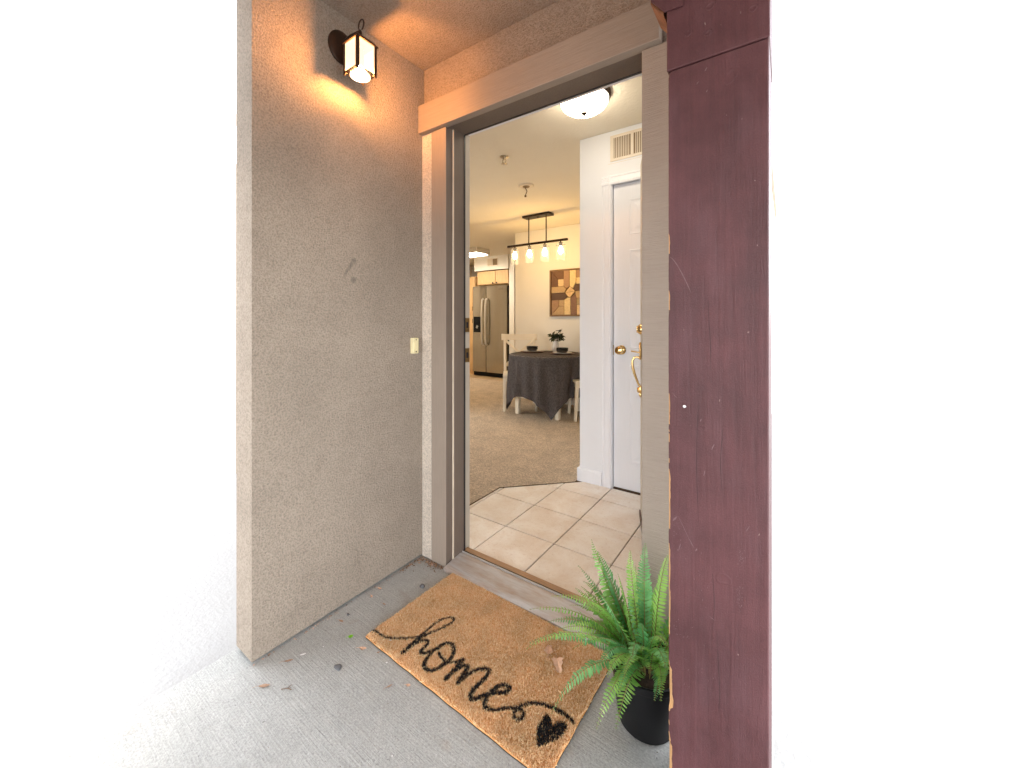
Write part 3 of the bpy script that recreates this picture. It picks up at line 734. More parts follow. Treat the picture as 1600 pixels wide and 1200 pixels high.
sp = thing('fire_sprinkler', (-1.821, 2.508, 2.40), 'small chrome fire sprinkler head on the entry ceiling', 'sprinkler')
MB().lathe((-1.821, 2.508, 2.4458), [(.034, 0), (.033, .004), (.016, .007), (.012, .022)], 24, (0, 0, -1)).build('escutcheon', M['chrome'], sp, smooth=True)
MB().tube([(-1.834, 2.508, 2.425), (-1.838, 2.508, 2.408), (-1.826, 2.508, 2.392)], .003, 6).tube([(-1.808, 2.508, 2.425), (-1.804, 2.508, 2.408), (-1.816, 2.508, 2.392)], .003, 6).build('frame_arms', M['chrome'], sp)
q = MB().lathe((-1.821, 2.508, 2.393), [(.010, 0), (.020, .001), (.020, .0025), (.006, .004)], 16, (0, 0, -1)); q.build('deflector', M['chrome'], sp)
for k in range(8):
    a = k * math.pi / 4
    MB().bar((-1.821 + .019 * math.cos(a), 2.508 + .019 * math.sin(a), 2.391), (-1.821 + .027 * math.cos(a), 2.508 + .027 * math.sin(a), 2.389), .006, .0015).build('deflector_tooth', M['chrome'], sp)

jp = thing('junction_plate', (-2.041, 3.165, 2.35), 'round ceiling mounting plate with a dangling wire in the hall', 'smoke alarm mount')
MB().lathe((-2.041, 3.165, 2.4458), [(.075, 0), (.074, .006), (.062, .012), (.056, .010), (.030, .009)], 32, (0, 0, -1)).build('plate', M['louver'], jp, smooth=True)
MB().lathe((-2.041, 3.165, 2.4360), [(.034, 0), (.032, .004)], 20, (0, 0, -1)).build('box_opening', M['duct_dark'], jp)
MB().tube([(-2.05, 3.165, 2.434), (-2.045, 3.16, 2.415), (-2.03, 3.155, 2.40), (-2.025, 3.155, 2.385), (-2.04, 3.16, 2.365), (-2.046, 3.16, 2.35)], .004, 6).build('wire', M['twig'], jp, smooth=True)
MB().box(-2.052, -2.038, 3.152, 3.166, 2.336, 2.352).build('wire_plug', M['twig'], jp)

CY = 4.115
ch = thing('chandelier', (-2.49, CY, 1.87), 'dark linear chandelier with four lit clear glass shades above the dining table', 'chandelier')
MB().box(-2.675, -2.295, CY - .06, CY + .06, 2.418, 2.4455).build('canopy', M['black_metal'], ch, bevel=.003)
MB().lathe((-2.485, CY, 2.418), [(.012, 0), (.012, .006), (.006, .008)], 12, (0, 0, -1)).build('canopy_screw', M['black_metal'], ch)
for x in (-2.615, -2.368):
    MB().tube([(x, CY, 2.42), (x, CY, 2.105)], .0075, 10).build('rod', M['black_metal'], ch, smooth=True)
MB().box(-2.935, -2.082, CY - .013, CY + .013, 2.0885, 2.114).build('bar', M['black_metal'], ch, bevel=.002)
for x in (-2.823, -2.604, -2.386, -2.172):
    MB().lathe((x, CY, 2.0885), [(.008, 0), (.008, .014), (.024, .016), (.026, .022), (.021, .026), (.020, .055), (.016, .058)], 18, (0, 0, -1)).build('socket', M['black_metal'], ch, smooth=True)
    MB().lathe((x, CY, 2.030), [(.012, 0), (.014, .010), (.025, .034), (.029, .055), (.025, .075), (.012, .090), (.002, .094)], 16, (0, 0, -1)).build('bulb', M['edison'], ch, smooth=True)
    gl = MB().lathe((x, CY, 2.062), [(.020, 0), (.047, .002), (.049, .010), (.049, .195)], 24, (0, 0, -1), capb=False, capt=False)
    gl.build('shade', M['clear_glass'], ch, smooth=True)
    MB().tube([(x - .062, CY, 2.045), (x + .062, CY, 2.045)], .0025, 6).build('shade_pin', M['black_metal'], ch)

kl = thing('kitchen_light', (-5.0, 5.45, 2.33), 'lit rectangular fluorescent box light on the kitchen ceiling', 'ceiling light')
MB().box(-5.62, -4.42, 5.27, 5.64, 2.352, 2.4455).build('housing', M['ceramic_white'], kl, bevel=.008)
MB().box(-5.59, -4.45, 5.30, 5.61, 2.340, 2.3515).build('diffuser', M['tube_panel'], kl, bevel=.003)

# ------------------------------------------------------------------ kitchen
fg = thing('refrigerator', (-4.9, 6.55, .022), 'stainless steel side by side refrigerator with ice dispenser', 'refrigerator')
MB().box(-5.34, -4.462, 6.285, 6.95, .04, 1.845).build('cabinet', M['black_plastic'], fg, bevel=.004)
def bowed(x0, x1):
    pl_ = [(x0 + (x1 - x0) * k / 16, 6.222 + .016 * ((k - 8) / 8) ** 2 + (.010 if k in (0, 16) else 0)) for k in range(17)] + [(x1, 6.282), (x0, 6.282)]
    return MB().prism(pl_, lambda u, v, w_: (u, v, .118 + w_), 1.739).build('door', M['steel'], fg, smooth=True, angle=30)
d1 = bowed(-5.345, -4.999); d2 = bowed(-4.992, -4.475)
for d_, x in ((d1, -5.040), (d2, -4.950)):
    MB().tube([(x, 6.218, 1.595), (x, 6.178, 1.575), (x, 6.165, 1.45), (x, 6.160, 1.13), (x, 6.165, .80), (x, 6.178, .69), (x, 6.218, .67)], [.018, .019, .019, .019, .019, .019, .018], 10).build('handle', M['handle_steel'], d_, smooth=True)
dp = MB().box(-5.30, -5.095, 6.2185, 6.2215, .920, 1.238).build('dispenser', M['black_plastic'], d1, bevel=.001)
MB().box(-5.225, -5.180, 6.210, 6.218, 1.00, 1.06, rot=Matrix.Rotation(R(25), 3, 'Y')).build('dispenser_lever', M['grey_plastic'], d1, bevel=.002)
MB().box(-4.665, -4.575, 6.2195, 6.2218, 1.772, 1.786).build('badge', M['duct_dark'], d2)
MB().box(-5.33, -4.47, 6.262, 6.29, .035, .110).build('grille', M['black_plastic'], fg)

ca = thing('wall_cabinet', (-4.84, 6.5, 1.87), 'pale maple two door cabinet above the refrigerator', 'cabinet')
MB().box(-5.218, -4.428, 6.262, 6.95, 1.872, 2.158).build('carcass', M['maple'], ca)
for (x0, x1, kx) in ((-5.212, -4.752, -4.800), (-4.744, -4.433, -4.705)):
    d_ = MB().box(x0, x1, 6.240, 6.261, 1.885, 2.150).build('door', M['maple'], ca, bevel=.002)
    f_ = MB()
    f_.box(x0 + .002, x1 - .002, 6.2335, 6.2398, 1.888, 1.928).box(x0 + .002, x1 - .002, 6.2335, 6.2398, 2.108, 2.148).box(x0 + .002, x0 + .05, 6.2335, 6.2398, 1.9285, 2.1075).box(x1 - .05, x1 - .002, 6.2335, 6.2398, 1.9285, 2.1075)
    f_.build('door_frame', M['maple'], d_, bevel=.002)
    MB().lathe((kx, 6.2334, 1.908), [(.007, 0), (.007, .012), (.017, .016), (.017, .024), (.008, .028)], 14, (0, -1, 0)).build('knob', M['black_metal'], d_, smooth=True)
MB().box(-5.262, -4.43, 6.225, 6.262, 2.1585, 2.1672).build('crown_rail', M['twig'], ca)

pc = thing('pantry_cabinet', (-5.7, 6.6, .022), 'tall maple pantry cabinet beside the refrigerator', 'cabinet')
MB().box(-6.19, -5.365, 6.36, 7.19, .022, 2.085).build('carcass', M['maple'], pc)
for x0, x1 in ((-6.18, -5.785), (-5.778, -5.372)):
    d_ = MB().box(x0, x1, 6.336, 6.359, 1.30, 2.07).build('door', M['maple'], pc, bevel=.003)
    d2_ = MB().box(x0, x1, 6.336, 6.359, .12, 1.285).build('door', M['maple'], pc, bevel=.003)
    for z in (1.36, 1.10): MB().tube([(x1 - .03, 6.335, z), (x1 - .03, 6.310, z + .01), (x1 - .03, 6.310, z + .09), (x1 - .03, 6.335, z + .10)], .006, 6).build('handle', M['black_metal'], d_ if z > 1.3 else d2_)
MB().box(-6.19, -5.225, 6.99, 7.19, 1.872, 2.12).build('filler', M['maple'], pc)

# ------------------------------------------------------------------ dining corner
TX, TY, TR = -2.42, 4.27, .485
tb = thing('dining_table', (TX, TY, .024), 'round white dining table under a charcoal cloth', 'table')
MB().lathe((TX, TY, .712), [(TR - .01, 0), (TR - .004, .010), (TR - .004, .026), (TR - .01, .033)], 48).build('tabletop', M['chair_white'], tb)
for sx in (-1, 1):
    for sy in (-1, 1):
        x, y = TX + sx * .275, TY + sy * .275
        MB().bar((x, y, .024), (x, y, .711), .048, .048, up=(0, 1, 0), w2=.062, h2=.062).build('leg', M['chair_white'], tb, bevel=.003)
for (x0, x1, y0, y1) in ((TX - .24, TX + .24, TY - .295, TY - .272), (TX - .24, TX + .24, TY + .272, TY + .295), (TX - .295, TX - .272, TY - .24, TY + .24), (TX + .272, TX + .295, TY - .24, TY + .24)):
    MB().box(x0, x1, y0, y1, .63, .7115).build('apron', M['chair_white'], tb)
NT_, NR = 180, 30
cl = MB(); vs = []; fs = []
rc_ = random.Random(3)
for i in range(NR):
    for j in range(NT_):
        th_ = 2 * math.pi * j / NT_
        if i < 6:
            r = (TR + .004) * (i / 5.6) if i < 6 else 0
            vs.append((TX + r * math.cos(th_), TY + r * math.sin(th_), .7525))
        else:
            k = (i - 5) / (NR - 6)
            ph = th_ - R(-60)
            c45 = max(abs(math.cos(ph + R(45))), abs(math.sin(ph + R(45))))
            hang = .965 / c45 - TR
            hang = .485 + (hang - .485) * (.235 / .395)
            near = max(0, (math.cos(4 * ph))) ** 2.5          # 1 at the cloth's corners
            d = hang * k
            fold = (.030 * (1 - 2 * abs(math.sin(5.5 * th_ + .6 + .5 * k)) ** .8) + .022 * math.sin(7 * th_ + 1.6 * k) + .016 * math.sin(19 * th_ + .5)) * min(1, k * 1.3) ** .7
            flare = .012 - .02 * k * near + .02 * k
            r = TR + .006 + flare * (k ** .7) + fold - .035 * k * (1 - near)
            if k < .12: r = max(r, TR + .007)
            # soft roll over the table's edge
            z = .7525 - max(0, d - .006)
            if i == 6: r = TR + .010; z = .7525 - .012
            tw = .05 * near * k * math.sin(2.0 * k + 3 * ph)
            vs.append((TX + r * math.cos(th_ + tw), TY + r * math.sin(th_ + tw), max(z, .031 + .006 * math.sin(9 * th_))))
for i in range(NR - 1):
    for j in range(NT_):
        fs.append((i * NT_ + j, i * NT_ + (j + 1) % NT_, (i + 1) * NT_ + (j + 1) % NT_, (i + 1) * NT_ + j))
cl.add(vs, fs)
o = cl.build('tablecloth', M['linen'], smooth=True, angle=180)
tag(o, 'charcoal linen cloth draped over the round table with its corners near the carpet', 'tablecloth')

def make_chair(loc, rz, label):
    r_ = thing('dining_chair', loc, label, 'chair', 'white chairs at the dining table', rz)
    w_, d_ = .22, .21                                    # chair faces local +y, back at -y
    s_ = MB().box(-.215, .215, -.20, .225, .435, .458); s_.build('seat', M['chair_white'], r_, bevel=.006)
    MB().box(-.19, .19, .185, .205, .375, .4345).box(-.19, .19, -.19, -.17, .375, .4345).box(-.205, -.185, -.17, .185, .375, .4345).box(.185, .205, -.17, .185, .375, .4345).build('apron', M['chair_white'], r_)
    for sx in (-1, 1):
        MB().bar((sx * .200, .212, 0), (sx * .193, .19, .4345), .030, .030, up=(0, 1, 0), w2=.042, h2=.042).build('leg', M['chair_white'], r_, bevel=.003)
        q_ = MB().bar((sx * .198, -.245, 0), (sx * .193, -.195, .434), .032, .032, up=(0, 1, 0), w2=.040, h2=.040)
        q_.bar((sx * .193, -.195, .4342), (sx * .202, -.262, .90), .036, .040, up=(0, 1, 0), w2=.030, h2=.030)
        q_.build('rear_leg', M['chair_white'], r_, bevel=.003)
    tr = MB(); vs = []
    for k in range(9):
        x = -.245 + .49 * k / 8; y = -.268 - .020 * (1 - ((k - 4) / 4) ** 2); e = .008 * ((k - 4) / 4) ** 2
        vs += [(x, y - .011, .868), (x, y + .011, .868), (x, y + .011, .945 + e), (x, y - .011, .945 + e)]
    fs = [(3, 2, 1, 0), (32, 33, 34, 35)]
    for k in range(8):
        for m_ in range(4): fs.append((k * 4 + m_, k * 4 + (m_ + 1) % 4, k * 4 + 4 + (m_ + 1) % 4, k * 4 + 4 + m_))
    tr.add(vs, fs); tr.build('top_rail', M['chair_white'], r_, bevel=.004)
    for sx in (-1, 1):
        MB().bar((sx * .185, -.215, .53), (-sx * .185, -.258, .862), .034, .016, up=(0, 1, 0)).build('cross_slat', M['chair_white'], r_, bevel=.002)
    MB().bar((-.185, -.212, .525), (.185, -.212, .525), .030, .018).build('lower_rail', M['chair_white'], r_, bevel=.002)
    return r_
# back plane through (-3.18,4.365)-(-2.83,4.611)
v_ = Vector((.35, .246)).normalized(); nrm = Vector((v_.y, -v_.x))        # towards the table
ctr = Vector((-3.005, 4.488)) + nrm * .275
ang = math.atan2(-nrm.x, nrm.y)
make_chair((ctr.x, ctr.y, .024), ang, 'white cross back chair between the table and the refrigerator')
def copy_tree(o, parent=None):
    c_ = o.copy(); col.objects.link(c_)
    if parent is not None: c_.parent = parent
    for chd in list(o.children): copy_tree(chd, c_)
    return c_
first = bpy.data.objects['dining_chair']
o = copy_tree(first); o.location = (-1.90, 4.33, .024); o.rotation_euler.z = math.atan2(.8, -.6)
o['label'] = 'white chair partly hidden behind the closet wall at the table'

def plates(x, y, lab1, lab2, lab3):
    MB().lathe((x, y, .7535), [(.09, 0), (.14, .004), (.150, .009), (.150, .012), (.10, .007), (.02, .006)], 40).build('charger_plate', M['charger'], smooth=True)
    a = col.objects[-1]; tag(a, lab1, 'plate', 'brown charger plates')
    MB().lathe((x, y, .7625), [(.07, 0), (.105, .006), (.118, .013), (.118, .015), (.08, .006), (.02, .005)], 40).build('dinner_plate', M['ceramic_white'], smooth=True)
    tag(col.objects[-1], lab2, 'plate', 'white dinner plates')
    MB().lathe((x, y, .7705), [(.040, 0), (.060, .006), (.070, .024), (.073, .060), (.070, .060), (.064, .024), (.03, .010), (.005, .009)], 36, capt=True).build('bowl', M['ceramic_black'], smooth=True)
    tag(col.objects[-1], lab3, 'bowl', 'black bowls on the table')
plates(-2.665, 4.275, 'brown charger on the table by the cross back chair', 'white plate on the charger by the cross back chair', 'black bowl at the place by the cross back chair')
plates(-2.215, 4.235, 'brown charger at the place closest to the closet wall', 'white plate at the place closest to the closet wall', 'black bowl at the place closest to the closet wall')

vx, vy = -2.45, 4.50
va = thing('flower_vase', (vx, vy, .7535), 'white ribbed vase with dark leafy branches on the table', 'vase')
m = MB(); N = 36; vs = []; fs = []
prof = [(.030, 0), (.040, .02), (.044, .06), (.042, .10), (.034, .125), (.036, .14)]
for r, z in prof:
    for j in range(N):
        rr = r * (1 + .04 * math.cos(9 * 2 * math.pi * j / N)); a = 2 * math.pi * j / N
        vs.append((vx + rr * math.cos(a), vy + rr * math.sin(a), .7535 + z))
for i in range(len(prof) - 1):
    for j in range(N): fs.append((i * N + j, i * N + (j + 1) % N, (i + 1) * N + (j + 1) % N, (i + 1) * N + j))
fs.append(tuple(range(N))[::-1]); m.add(vs, fs)
m.build('vase_body', M['ceramic_white'], va, smooth=True)
rl = random.Random(12)
def leafquad(m, p, d, up, L, W, mi=0):
    d = Vector(d).normalized(); s_ = d.cross(Vector(up))
    if s_.length < 1e-4: s_ = d.cross(Vector((1, 0, 0)))
    s_.normalize(); n_ = s_.cross(d); p = Vector(p)
    m.add([p, p + d * L * .35 - s_ * W / 2 + n_ * W * .15, p + d * L * .35 - n_ * W * .05, p + d * L * .35 + s_ * W / 2 + n_ * W * .15, p + d * L * .72 - s_ * W * .36, p + d * L * .72 + s_ * W * .36, p + d * L - n_ * L * .12],
          [(0, 1, 2), (0, 2, 3), (1, 4, 2), (2, 5, 3), (2, 4, 6), (2, 6, 5)], mi)
for k in range(9):
    a = rl.uniform(0, 6.28); tilt = rl.uniform(.1, .55)
    if k == 0: tip = Vector((vx + .09, vy + .01, .7535 + .30))
    elif k == 1: tip = Vector((vx + .13, vy + .02, .7535 + .16))
    else: tip = Vector((vx - .01 + .12 * math.cos(a) * tilt * 1.8, vy + .10 * math.sin(a) * tilt, .7535 + rl.uniform(.18, .25)))
    base = Vector((vx, vy, .7535 + .10)); mid = (base + tip) / 2 + Vector((0, 0, .03))
    pts = [base * (1 - t_) ** 2 + mid * 2 * t_ * (1 - t_) + tip * t_ * t_ for t_ in [i / 6 for i in range(7)]]
    MB().tube(pts, .0025, 5).build('branch', M['stem'], va)
    for q_ in range(7 if k > 1 else 5):
        t_ = rl.uniform(.45, 1.); p = base * (1 - t_) ** 2 + mid * 2 * t_ * (1 - t_) + tip * t_ * t_
        d_ = Vector((rl.uniform(-1, 1), rl.uniform(-1, 1), rl.uniform(-.3, .9)))
        lm = MB(); leafquad(lm, p, d_, (rl.uniform(-.4, .4), rl.uniform(-1, 0), 1), rl.uniform(.060, .090), rl.uniform(.034, .050)); lm.build('leaf', M['leaf_dark'], va, fix=False)

M['art_frame'] = plain('grey_brown_frame', srgb(124, 98, 74), .75, .2, 25, .001, 80)
# reclaimed wood wall art
wa = thing('wood_wall_art', (-2.36, 4.78, 1.215), 'square framed wall art of mixed wood blocks on the dining wall', 'wall art')
AX0, AX1, AZ0, AZ1 = -2.690, -2.040, 1.215, 1.852
f_ = .022
MB().box(AX0, AX1, 4.765, 4.798, AZ1 - f_, AZ1).build('frame', M['art_frame'], wa, bevel=.002)
MB().box(AX0, AX1, 4.765, 4.798, AZ0, AZ0 + f_).build('frame', M['art_frame'], wa, bevel=.002)
MB().box(AX0, AX0 + f_, 4.766, 4.798, AZ0 + f_ + .0005, AZ1 - f_ - .0005).build('frame', M['art_frame'], wa, bevel=.002)
MB().box(AX1 - f_, AX1, 4.766, 4.798, AZ0 + f_ + .0005, AZ1 - f_ - .0005).build('frame', M['art_frame'], wa, bevel=.002)
MB().box(AX0 + f_, AX1 - f_, 4.790, 4.7985, AZ0 + f_, AZ1 - f_).build('backing', M['art_frame'], wa)
WD = {}
for nm, c_ in (('dark', (108, 76, 54)), ('espresso', (92, 68, 52)), ('orange', (166, 130, 98)), ('cream', (226, 200, 148)), ('tan', (186, 156, 114)), ('red', (132, 98, 76)), ('light', (222, 190, 142)), ('grey', (168, 146, 110))):
    WD[nm] = plain('wood_block_' + nm, srgb(*c_), .65, .16, 30, .0008, 80, (1, 1, 4))
PIECES = [('dark', [(190, 205), (445, 190), (445, 362), (330, 362)]), ('dark', [(190, 210), (326, 366), (326, 507), (190, 510)]), ('light', [(332, 370), (448, 368), (448, 507), (332, 507)]),
 ('orange', [(453, 188), (570, 182), (570, 512), (512, 560), (453, 505)]), ('cream', [(577, 181), (704, 175), (704, 440), (640, 552), (577, 512)]), ('tan', [(190, 516), (450, 514), (505, 566), (468, 634), (190, 638)]),
 ('espresso', [(190, 645), (468, 642), (516, 700), (455, 776), (190, 778)]), ('light', [(580, 520), (580, 622), (482, 630)]), ('light', [(588, 520), (680, 614), (588, 622)]), ('light', [(482, 638), (580, 630), (580, 735), (524, 700)]), ('light', [(588, 630), (680, 622), (588, 735)]),
 ('espresso', [(645, 556), (705, 480), (1035, 474), (1035, 606), (690, 612)]), ('orange', [(711, 178), (1035, 165), (1035, 338), (711, 344)]), ('cream', [(711, 350), (1035, 344), (1035, 466), (711, 472)]),
 ('orange', [(190, 786), (340, 785), (340, 910), (190, 1080)]), ('tan', [(198, 1086), (345, 915), (455, 912), (455, 1086)]), ('tan', [(346, 785), (452, 783), (452, 905), (346, 908)]), ('cream', [(460, 780), (524, 742), (588, 742), (588, 1085), (460, 1086)]),
 ('red', [(595, 742), (690, 690), (714, 724), (714, 1084), (595, 1085)]), ('tan', [(694, 620), (1035, 614), (1035, 750), (722, 754)]), ('grey', [(721, 760), (1035, 756), (1035, 880), (721, 884)]), ('light', [(721, 890), (1035, 886), (1035, 1083), (721, 1084)])]
ra = random.Random(5)
for nm, pl in PIECES:
    q_ = [(AX0 + .65 * (x - 145) / 918, AZ0 + .637 * (1110 - y) / 940) for x, y in pl]
    q_ = [(min(max(x, AX0 + f_ + .001), AX1 - f_ - .001), min(max(z, AZ0 + f_ + .001), AZ1 - f_ - .001)) for x, z in q_]
    dep = ra.uniform(.010, .022)
    MB().prism(q_, lambda u, v, w_: (u, 4.7895 - w_, v), dep).build('wood_block', WD[nm], wa, bevel=.0008)

# ------------------------------------------------------------------ coir doormat
STROKES= [(0.004, [(0.0002, 0.033), (0.0292, 0.0347), (0.0611, 0.0374), (0.0869, 0.047), (0.1184, 0.0688), (0.1449, 0.0924), (0.1595, 0.1078), (0.1651, 0.1269), (0.1652, 0.1639), (0.1662, 0.2059), (0.1777, 0.2302), (0.1933, 0.2466), (0.2063, 0.2459), (0.2117, 0.228), (0.2044, 0.1998), (0.1931, 0.1676), (0.176, 0.1291)]), (0.006500000000000001, [(0.176, 0.1291), (0.1697, 0.099), (0.1685, 0.066), (0.1723, 0.034)]), (0.0055, [(0.1723, 0.034), (0.1746, 0.0611), (0.1789, 0.0912), (0.1934, 0.1135), (0.2053, 0.1178), (0.2147, 0.103), (0.2172, 0.0791), (0.2235, 0.0682), (0.2343, 0.0735), (0.2449, 0.0917), (0.2545, 0.11), (0.2622, 0.1232)]), (0.006, [(0.2655, 0.1522), (0.2824, 0.1576), (0.3046, 0.1472), (0.3202, 0.1235), (0.3228, 0.0966), (0.3185, 0.0695), (0.31, 0.0472), (0.2932, 0.0369), (0.2731, 0.0404), (0.2597, 0.0591), (0.2529, 0.0919), (0.2532, 0.1229), (0.2655, 0.1522)]), (0.0045000000000000005, [(0.2716, 0.1054), (0.2988, 0.096), (0.3228, 0.0966), (0.3455, 0.1131), (0.359, 0.1344)]), (0.006999999999999999, [(0.359, 0.1344), (0.3616, 0.1055), (0.3643, 0.0755), (0.3639, 0.0505)]), (0.006, [(0.3639, 0.0505), (0.3661, 0.0846), (0.3754, 0.1148), (0.3882, 0.1261), (0.3943, 0.1192)]), (0.006999999999999999, [(0.3943, 0.1192), (0.3999, 0.0934), (0.4056, 0.0645)]), (0.006, [(0.4056, 0.0645), (0.4107, 0.1016), (0.425, 0.135), (0.4465, 0.1535), (0.4596, 0.1508), (0.4632, 0.1248)]), (0.006500000000000001, [(0.4632, 0.1248), (0.4609, 0.0938), (0.4616, 0.0658), (0.4679, 0.0509), (0.4829, 0.0533), (0.4974, 0.0756), (0.5168, 0.1021)]), (0.006500000000000001, [(0.5168, 0.1021), (0.5374, 0.1186), (0.549, 0.1339), (0.5427, 0.1467), (0.5269, 0.1403), (0.5132, 0.124), (0.5079, 0.0969), (0.5094, 0.0739), (0.5188, 0.0581), (0.5339, 0.0525)]), (0.0045000000000000005, [(0.5339, 0.0525), (0.5527, 0.0619), (0.5723, 0.0814), (0.5948, 0.1009), (0.6126, 0.1103), (0.6288, 0.1037), (0.6311, 0.0888), (0.6203, 0.0785), (0.6092, 0.0832), (0.6038, 0.1011), (0.6093, 0.1213)]), (0.004999999999999999, [(0.6093, 0.1213), (0.6268, 0.1437), (0.6535, 0.1593), (0.6832, 0.169), (0.7152, 0.1727), (0.7432, 0.1724), (0.7583, 0.1657)])]
HEART= [(0.6868, 0.1431), (0.701, 0.1384), (0.7113, 0.1256), (0.718, 0.1388), (0.7297, 0.1511), (0.7457, 0.1504), (0.7501, 0.1335), (0.7457, 0.1084), (0.7322, 0.0851), (0.7187, 0.0638), (0.707, 0.0525), (0.6945, 0.0712), (0.682, 0.0949), (0.6793, 0.1229), (0.682, 0.138)]
ML = np.array([-1.258, .87]); MU = np.array([.99973, -.0233]); MV = np.array([.0233, .99973]); MW, MH = .769, .45
dm = thing('doormat', (-.88, 1.09, .001), 'natural coir doormat with home written in black script and a heart', 'doormat')
def m2w(u, v, z): return (ML[0] + MU[0] * u + MV[0] * v, ML[1] + MU[1] * u + MV[1] * v, z)
def spline(p, n=8):
    out = []
    P_ = [p[0]] + list(p) + [p[-1]]
    for i in range(1, len(P_) - 2):
        a, b, c_, d = [np.array(P_[k]) for k in (i - 1, i, i + 1, i + 2)]
        for t_ in np.linspace(0, 1, n, endpoint=False):
            out.append(.5 * ((2 * b) + (-a + c_) * t_ + (2 * a - 5 * b + 4 * c_ - d) * t_ ** 2 + (-a + 3 * b - 3 * c_ + d) * t_ ** 3))
    out.append(np.array(p[-1])); return np.array(out)
rng = np.random.default_rng(7)
NF = 150000
fu = rng.uniform(0, MW, NF); fv = rng.uniform(0, MH, NF)
# slightly ragged mat outline
eu = .0010 * np.sin(fv * 60) + .001 * np.sin(fv * 171 + 1); ev = .0009 * np.sin(fu * 55 + .6) + .001 * np.sin(fu * 140)
keep = (fu > .002 + eu) & (fu < MW - .002 + eu) & (fv > .002 + ev) & (fv < MH - .002 + ev)
fu, fv = fu[keep], fv[keep]; NF = len(fu)
ju = fu + rng.normal(0, .0008, NF); jv = fv + rng.normal(0, .0008, NF)
black = np.zeros(NF, bool)
for w_, pts in STROKES:
    sp_ = spline(pts, 6)
    lo = sp_.min(0) - .02; hi = sp_.max(0) + .02
    idx = np.where((ju > lo[0]) & (ju < hi[0]) & (jv > lo[1]) & (jv < hi[1]))[0]
    if not len(idx): continue
    q_ = np.stack([ju[idx], jv[idx]], 1); best = np.full(len(idx), 9.)
    for i in range(len(sp_) - 1):
        a, b = sp_[i], sp_[i + 1]; ab = b - a; t_ = np.clip(((q_ - a) @ ab) / (ab @ ab + 1e-12), 0, 1)
        best = np.minimum(best, np.hypot(*(q_ - a - t_[:, None] * ab).T))
    black[idx] |= best < w_ * 1.12
hp_ = spline(HEART + [HEART[0]], 4)
ins = np.zeros(NF, bool); j = len(hp_) - 1
for i in range(len(hp_)):
    xi, yi = hp_[i]; xj, yj = hp_[j]
    cnd = ((yi > jv) != (yj > jv)) & (ju < (xj - xi) * (jv - yi) / (yj - yi + 1e-12) + xi); ins ^= cnd; j = i
black |= ins
black &= rng.random(NF) > .045
def fibres(name, sel, mats, kind=None):
    u, v = fu[sel], fv[sel]; n = len(u)
    x = ML[0] + MU[0] * u + MV[0] * v; y = ML[1] + MU[1] * u + MV[1] * v
    edge = np.minimum(np.minimum(u, MW - u), np.minimum(v, MH - v))
    hgt = rng.uniform(.0045, .0085, n) * np.where(edge < .006, .8, 1); a = rng.uniform(0, 6.283, n)
    wd = rng.uniform(.0007, .0013, n); lean = rng.normal(0, .0026, (n, 2))
    zb = np.full(n, .0085)
    P_ = np.empty((n, 4, 3))
    dx, dy = np.cos(a) * wd, np.sin(a) * wd
    P_[:, 0] = np.stack([x - dx, y - dy, zb], 1); P_[:, 1] = np.stack([x + dx, y + dy, zb], 1)
    tx, ty = x + lean[:, 0], y + lean[:, 1]
    P_[:, 2] = np.stack([tx + dx * .7, ty + dy * .7, zb + hgt], 1); P_[:, 3] = np.stack([tx - dx * .7, ty - dy * .7, zb + hgt], 1)
    P_ -= WL[dm]
    me = bpy.data.meshes.new(name)
    me.vertices.add(n * 4); me.vertices.foreach_set('co', P_.reshape(-1).astype(np.float32))
    me.loops.add(n * 4); me.loops.foreach_set('vertex_index', np.arange(n * 4, dtype=np.int32))
    me.polygons.add(n); me.polygons.foreach_set('loop_start', np.arange(0, n * 4, 4, dtype=np.int32))
    me.update(calc_edges=True)
    at = me.attributes.new('tint', 'FLOAT', 'POINT')
    tt = np.clip(rng.normal(.46, .34, n), 0, 1); at.data.foreach_set('value', np.repeat(tt, 4).astype(np.float32))
    me.materials.append(mats); o = bpy.data.objects.new(name, me); col.objects.link(o); o.parent = dm; WL[o] = WL[dm]
    o['kind'] = 'stuff'; return o
bm_ = MB(); pl = []
for k in range(40): pl.append((MW * k / 40 + .001, .002 + .0009 * math.sin(MW * k / 40 * 55 + .6)))
for k in range(24): pl.append((MW - .002 + .001 * math.sin(MH * k / 24 * 60), MH * k / 24 + .001))
for k in range(40): pl.append((MW - MW * k / 40 - .001, MH - .002 + .0009 * math.sin((MW - MW * k / 40) * 55 + .6)))
for k in range(24): pl.append((.002 + .001 * math.sin((MH - MH * k / 24) * 60), MH - MH * k / 24 - .001))
MB().prism(pl, lambda u, v, w_: m2w(u, v, .0012 + w_), .0040).build('backing', M['mat_back'], dm)
MB().prism(pl, lambda u, v, w_: m2w(u, v, .0054 + w_), .0036).build('coir_base', M['coir'], dm)
fibres('coir_pile', ~black, M['coir']); fibres('lettering', black, M['coir_black'])

# ------------------------------------------------------------------ potted fern
FX, FY = -.336, 1.165
pf = thing('potted_fern', (FX, FY, .001), 'green fern in a black plastic nursery pot between the mat and the burgundy post', 'potted plant')
q = MB().lathe((FX, FY, .002), [(.076, 0), (.079, .004), (.098, .150), (.104, .152), (.106, .158), (.106, .172), (.102, .174), (.098, .172), (.094, .146)], 48, capt=False)
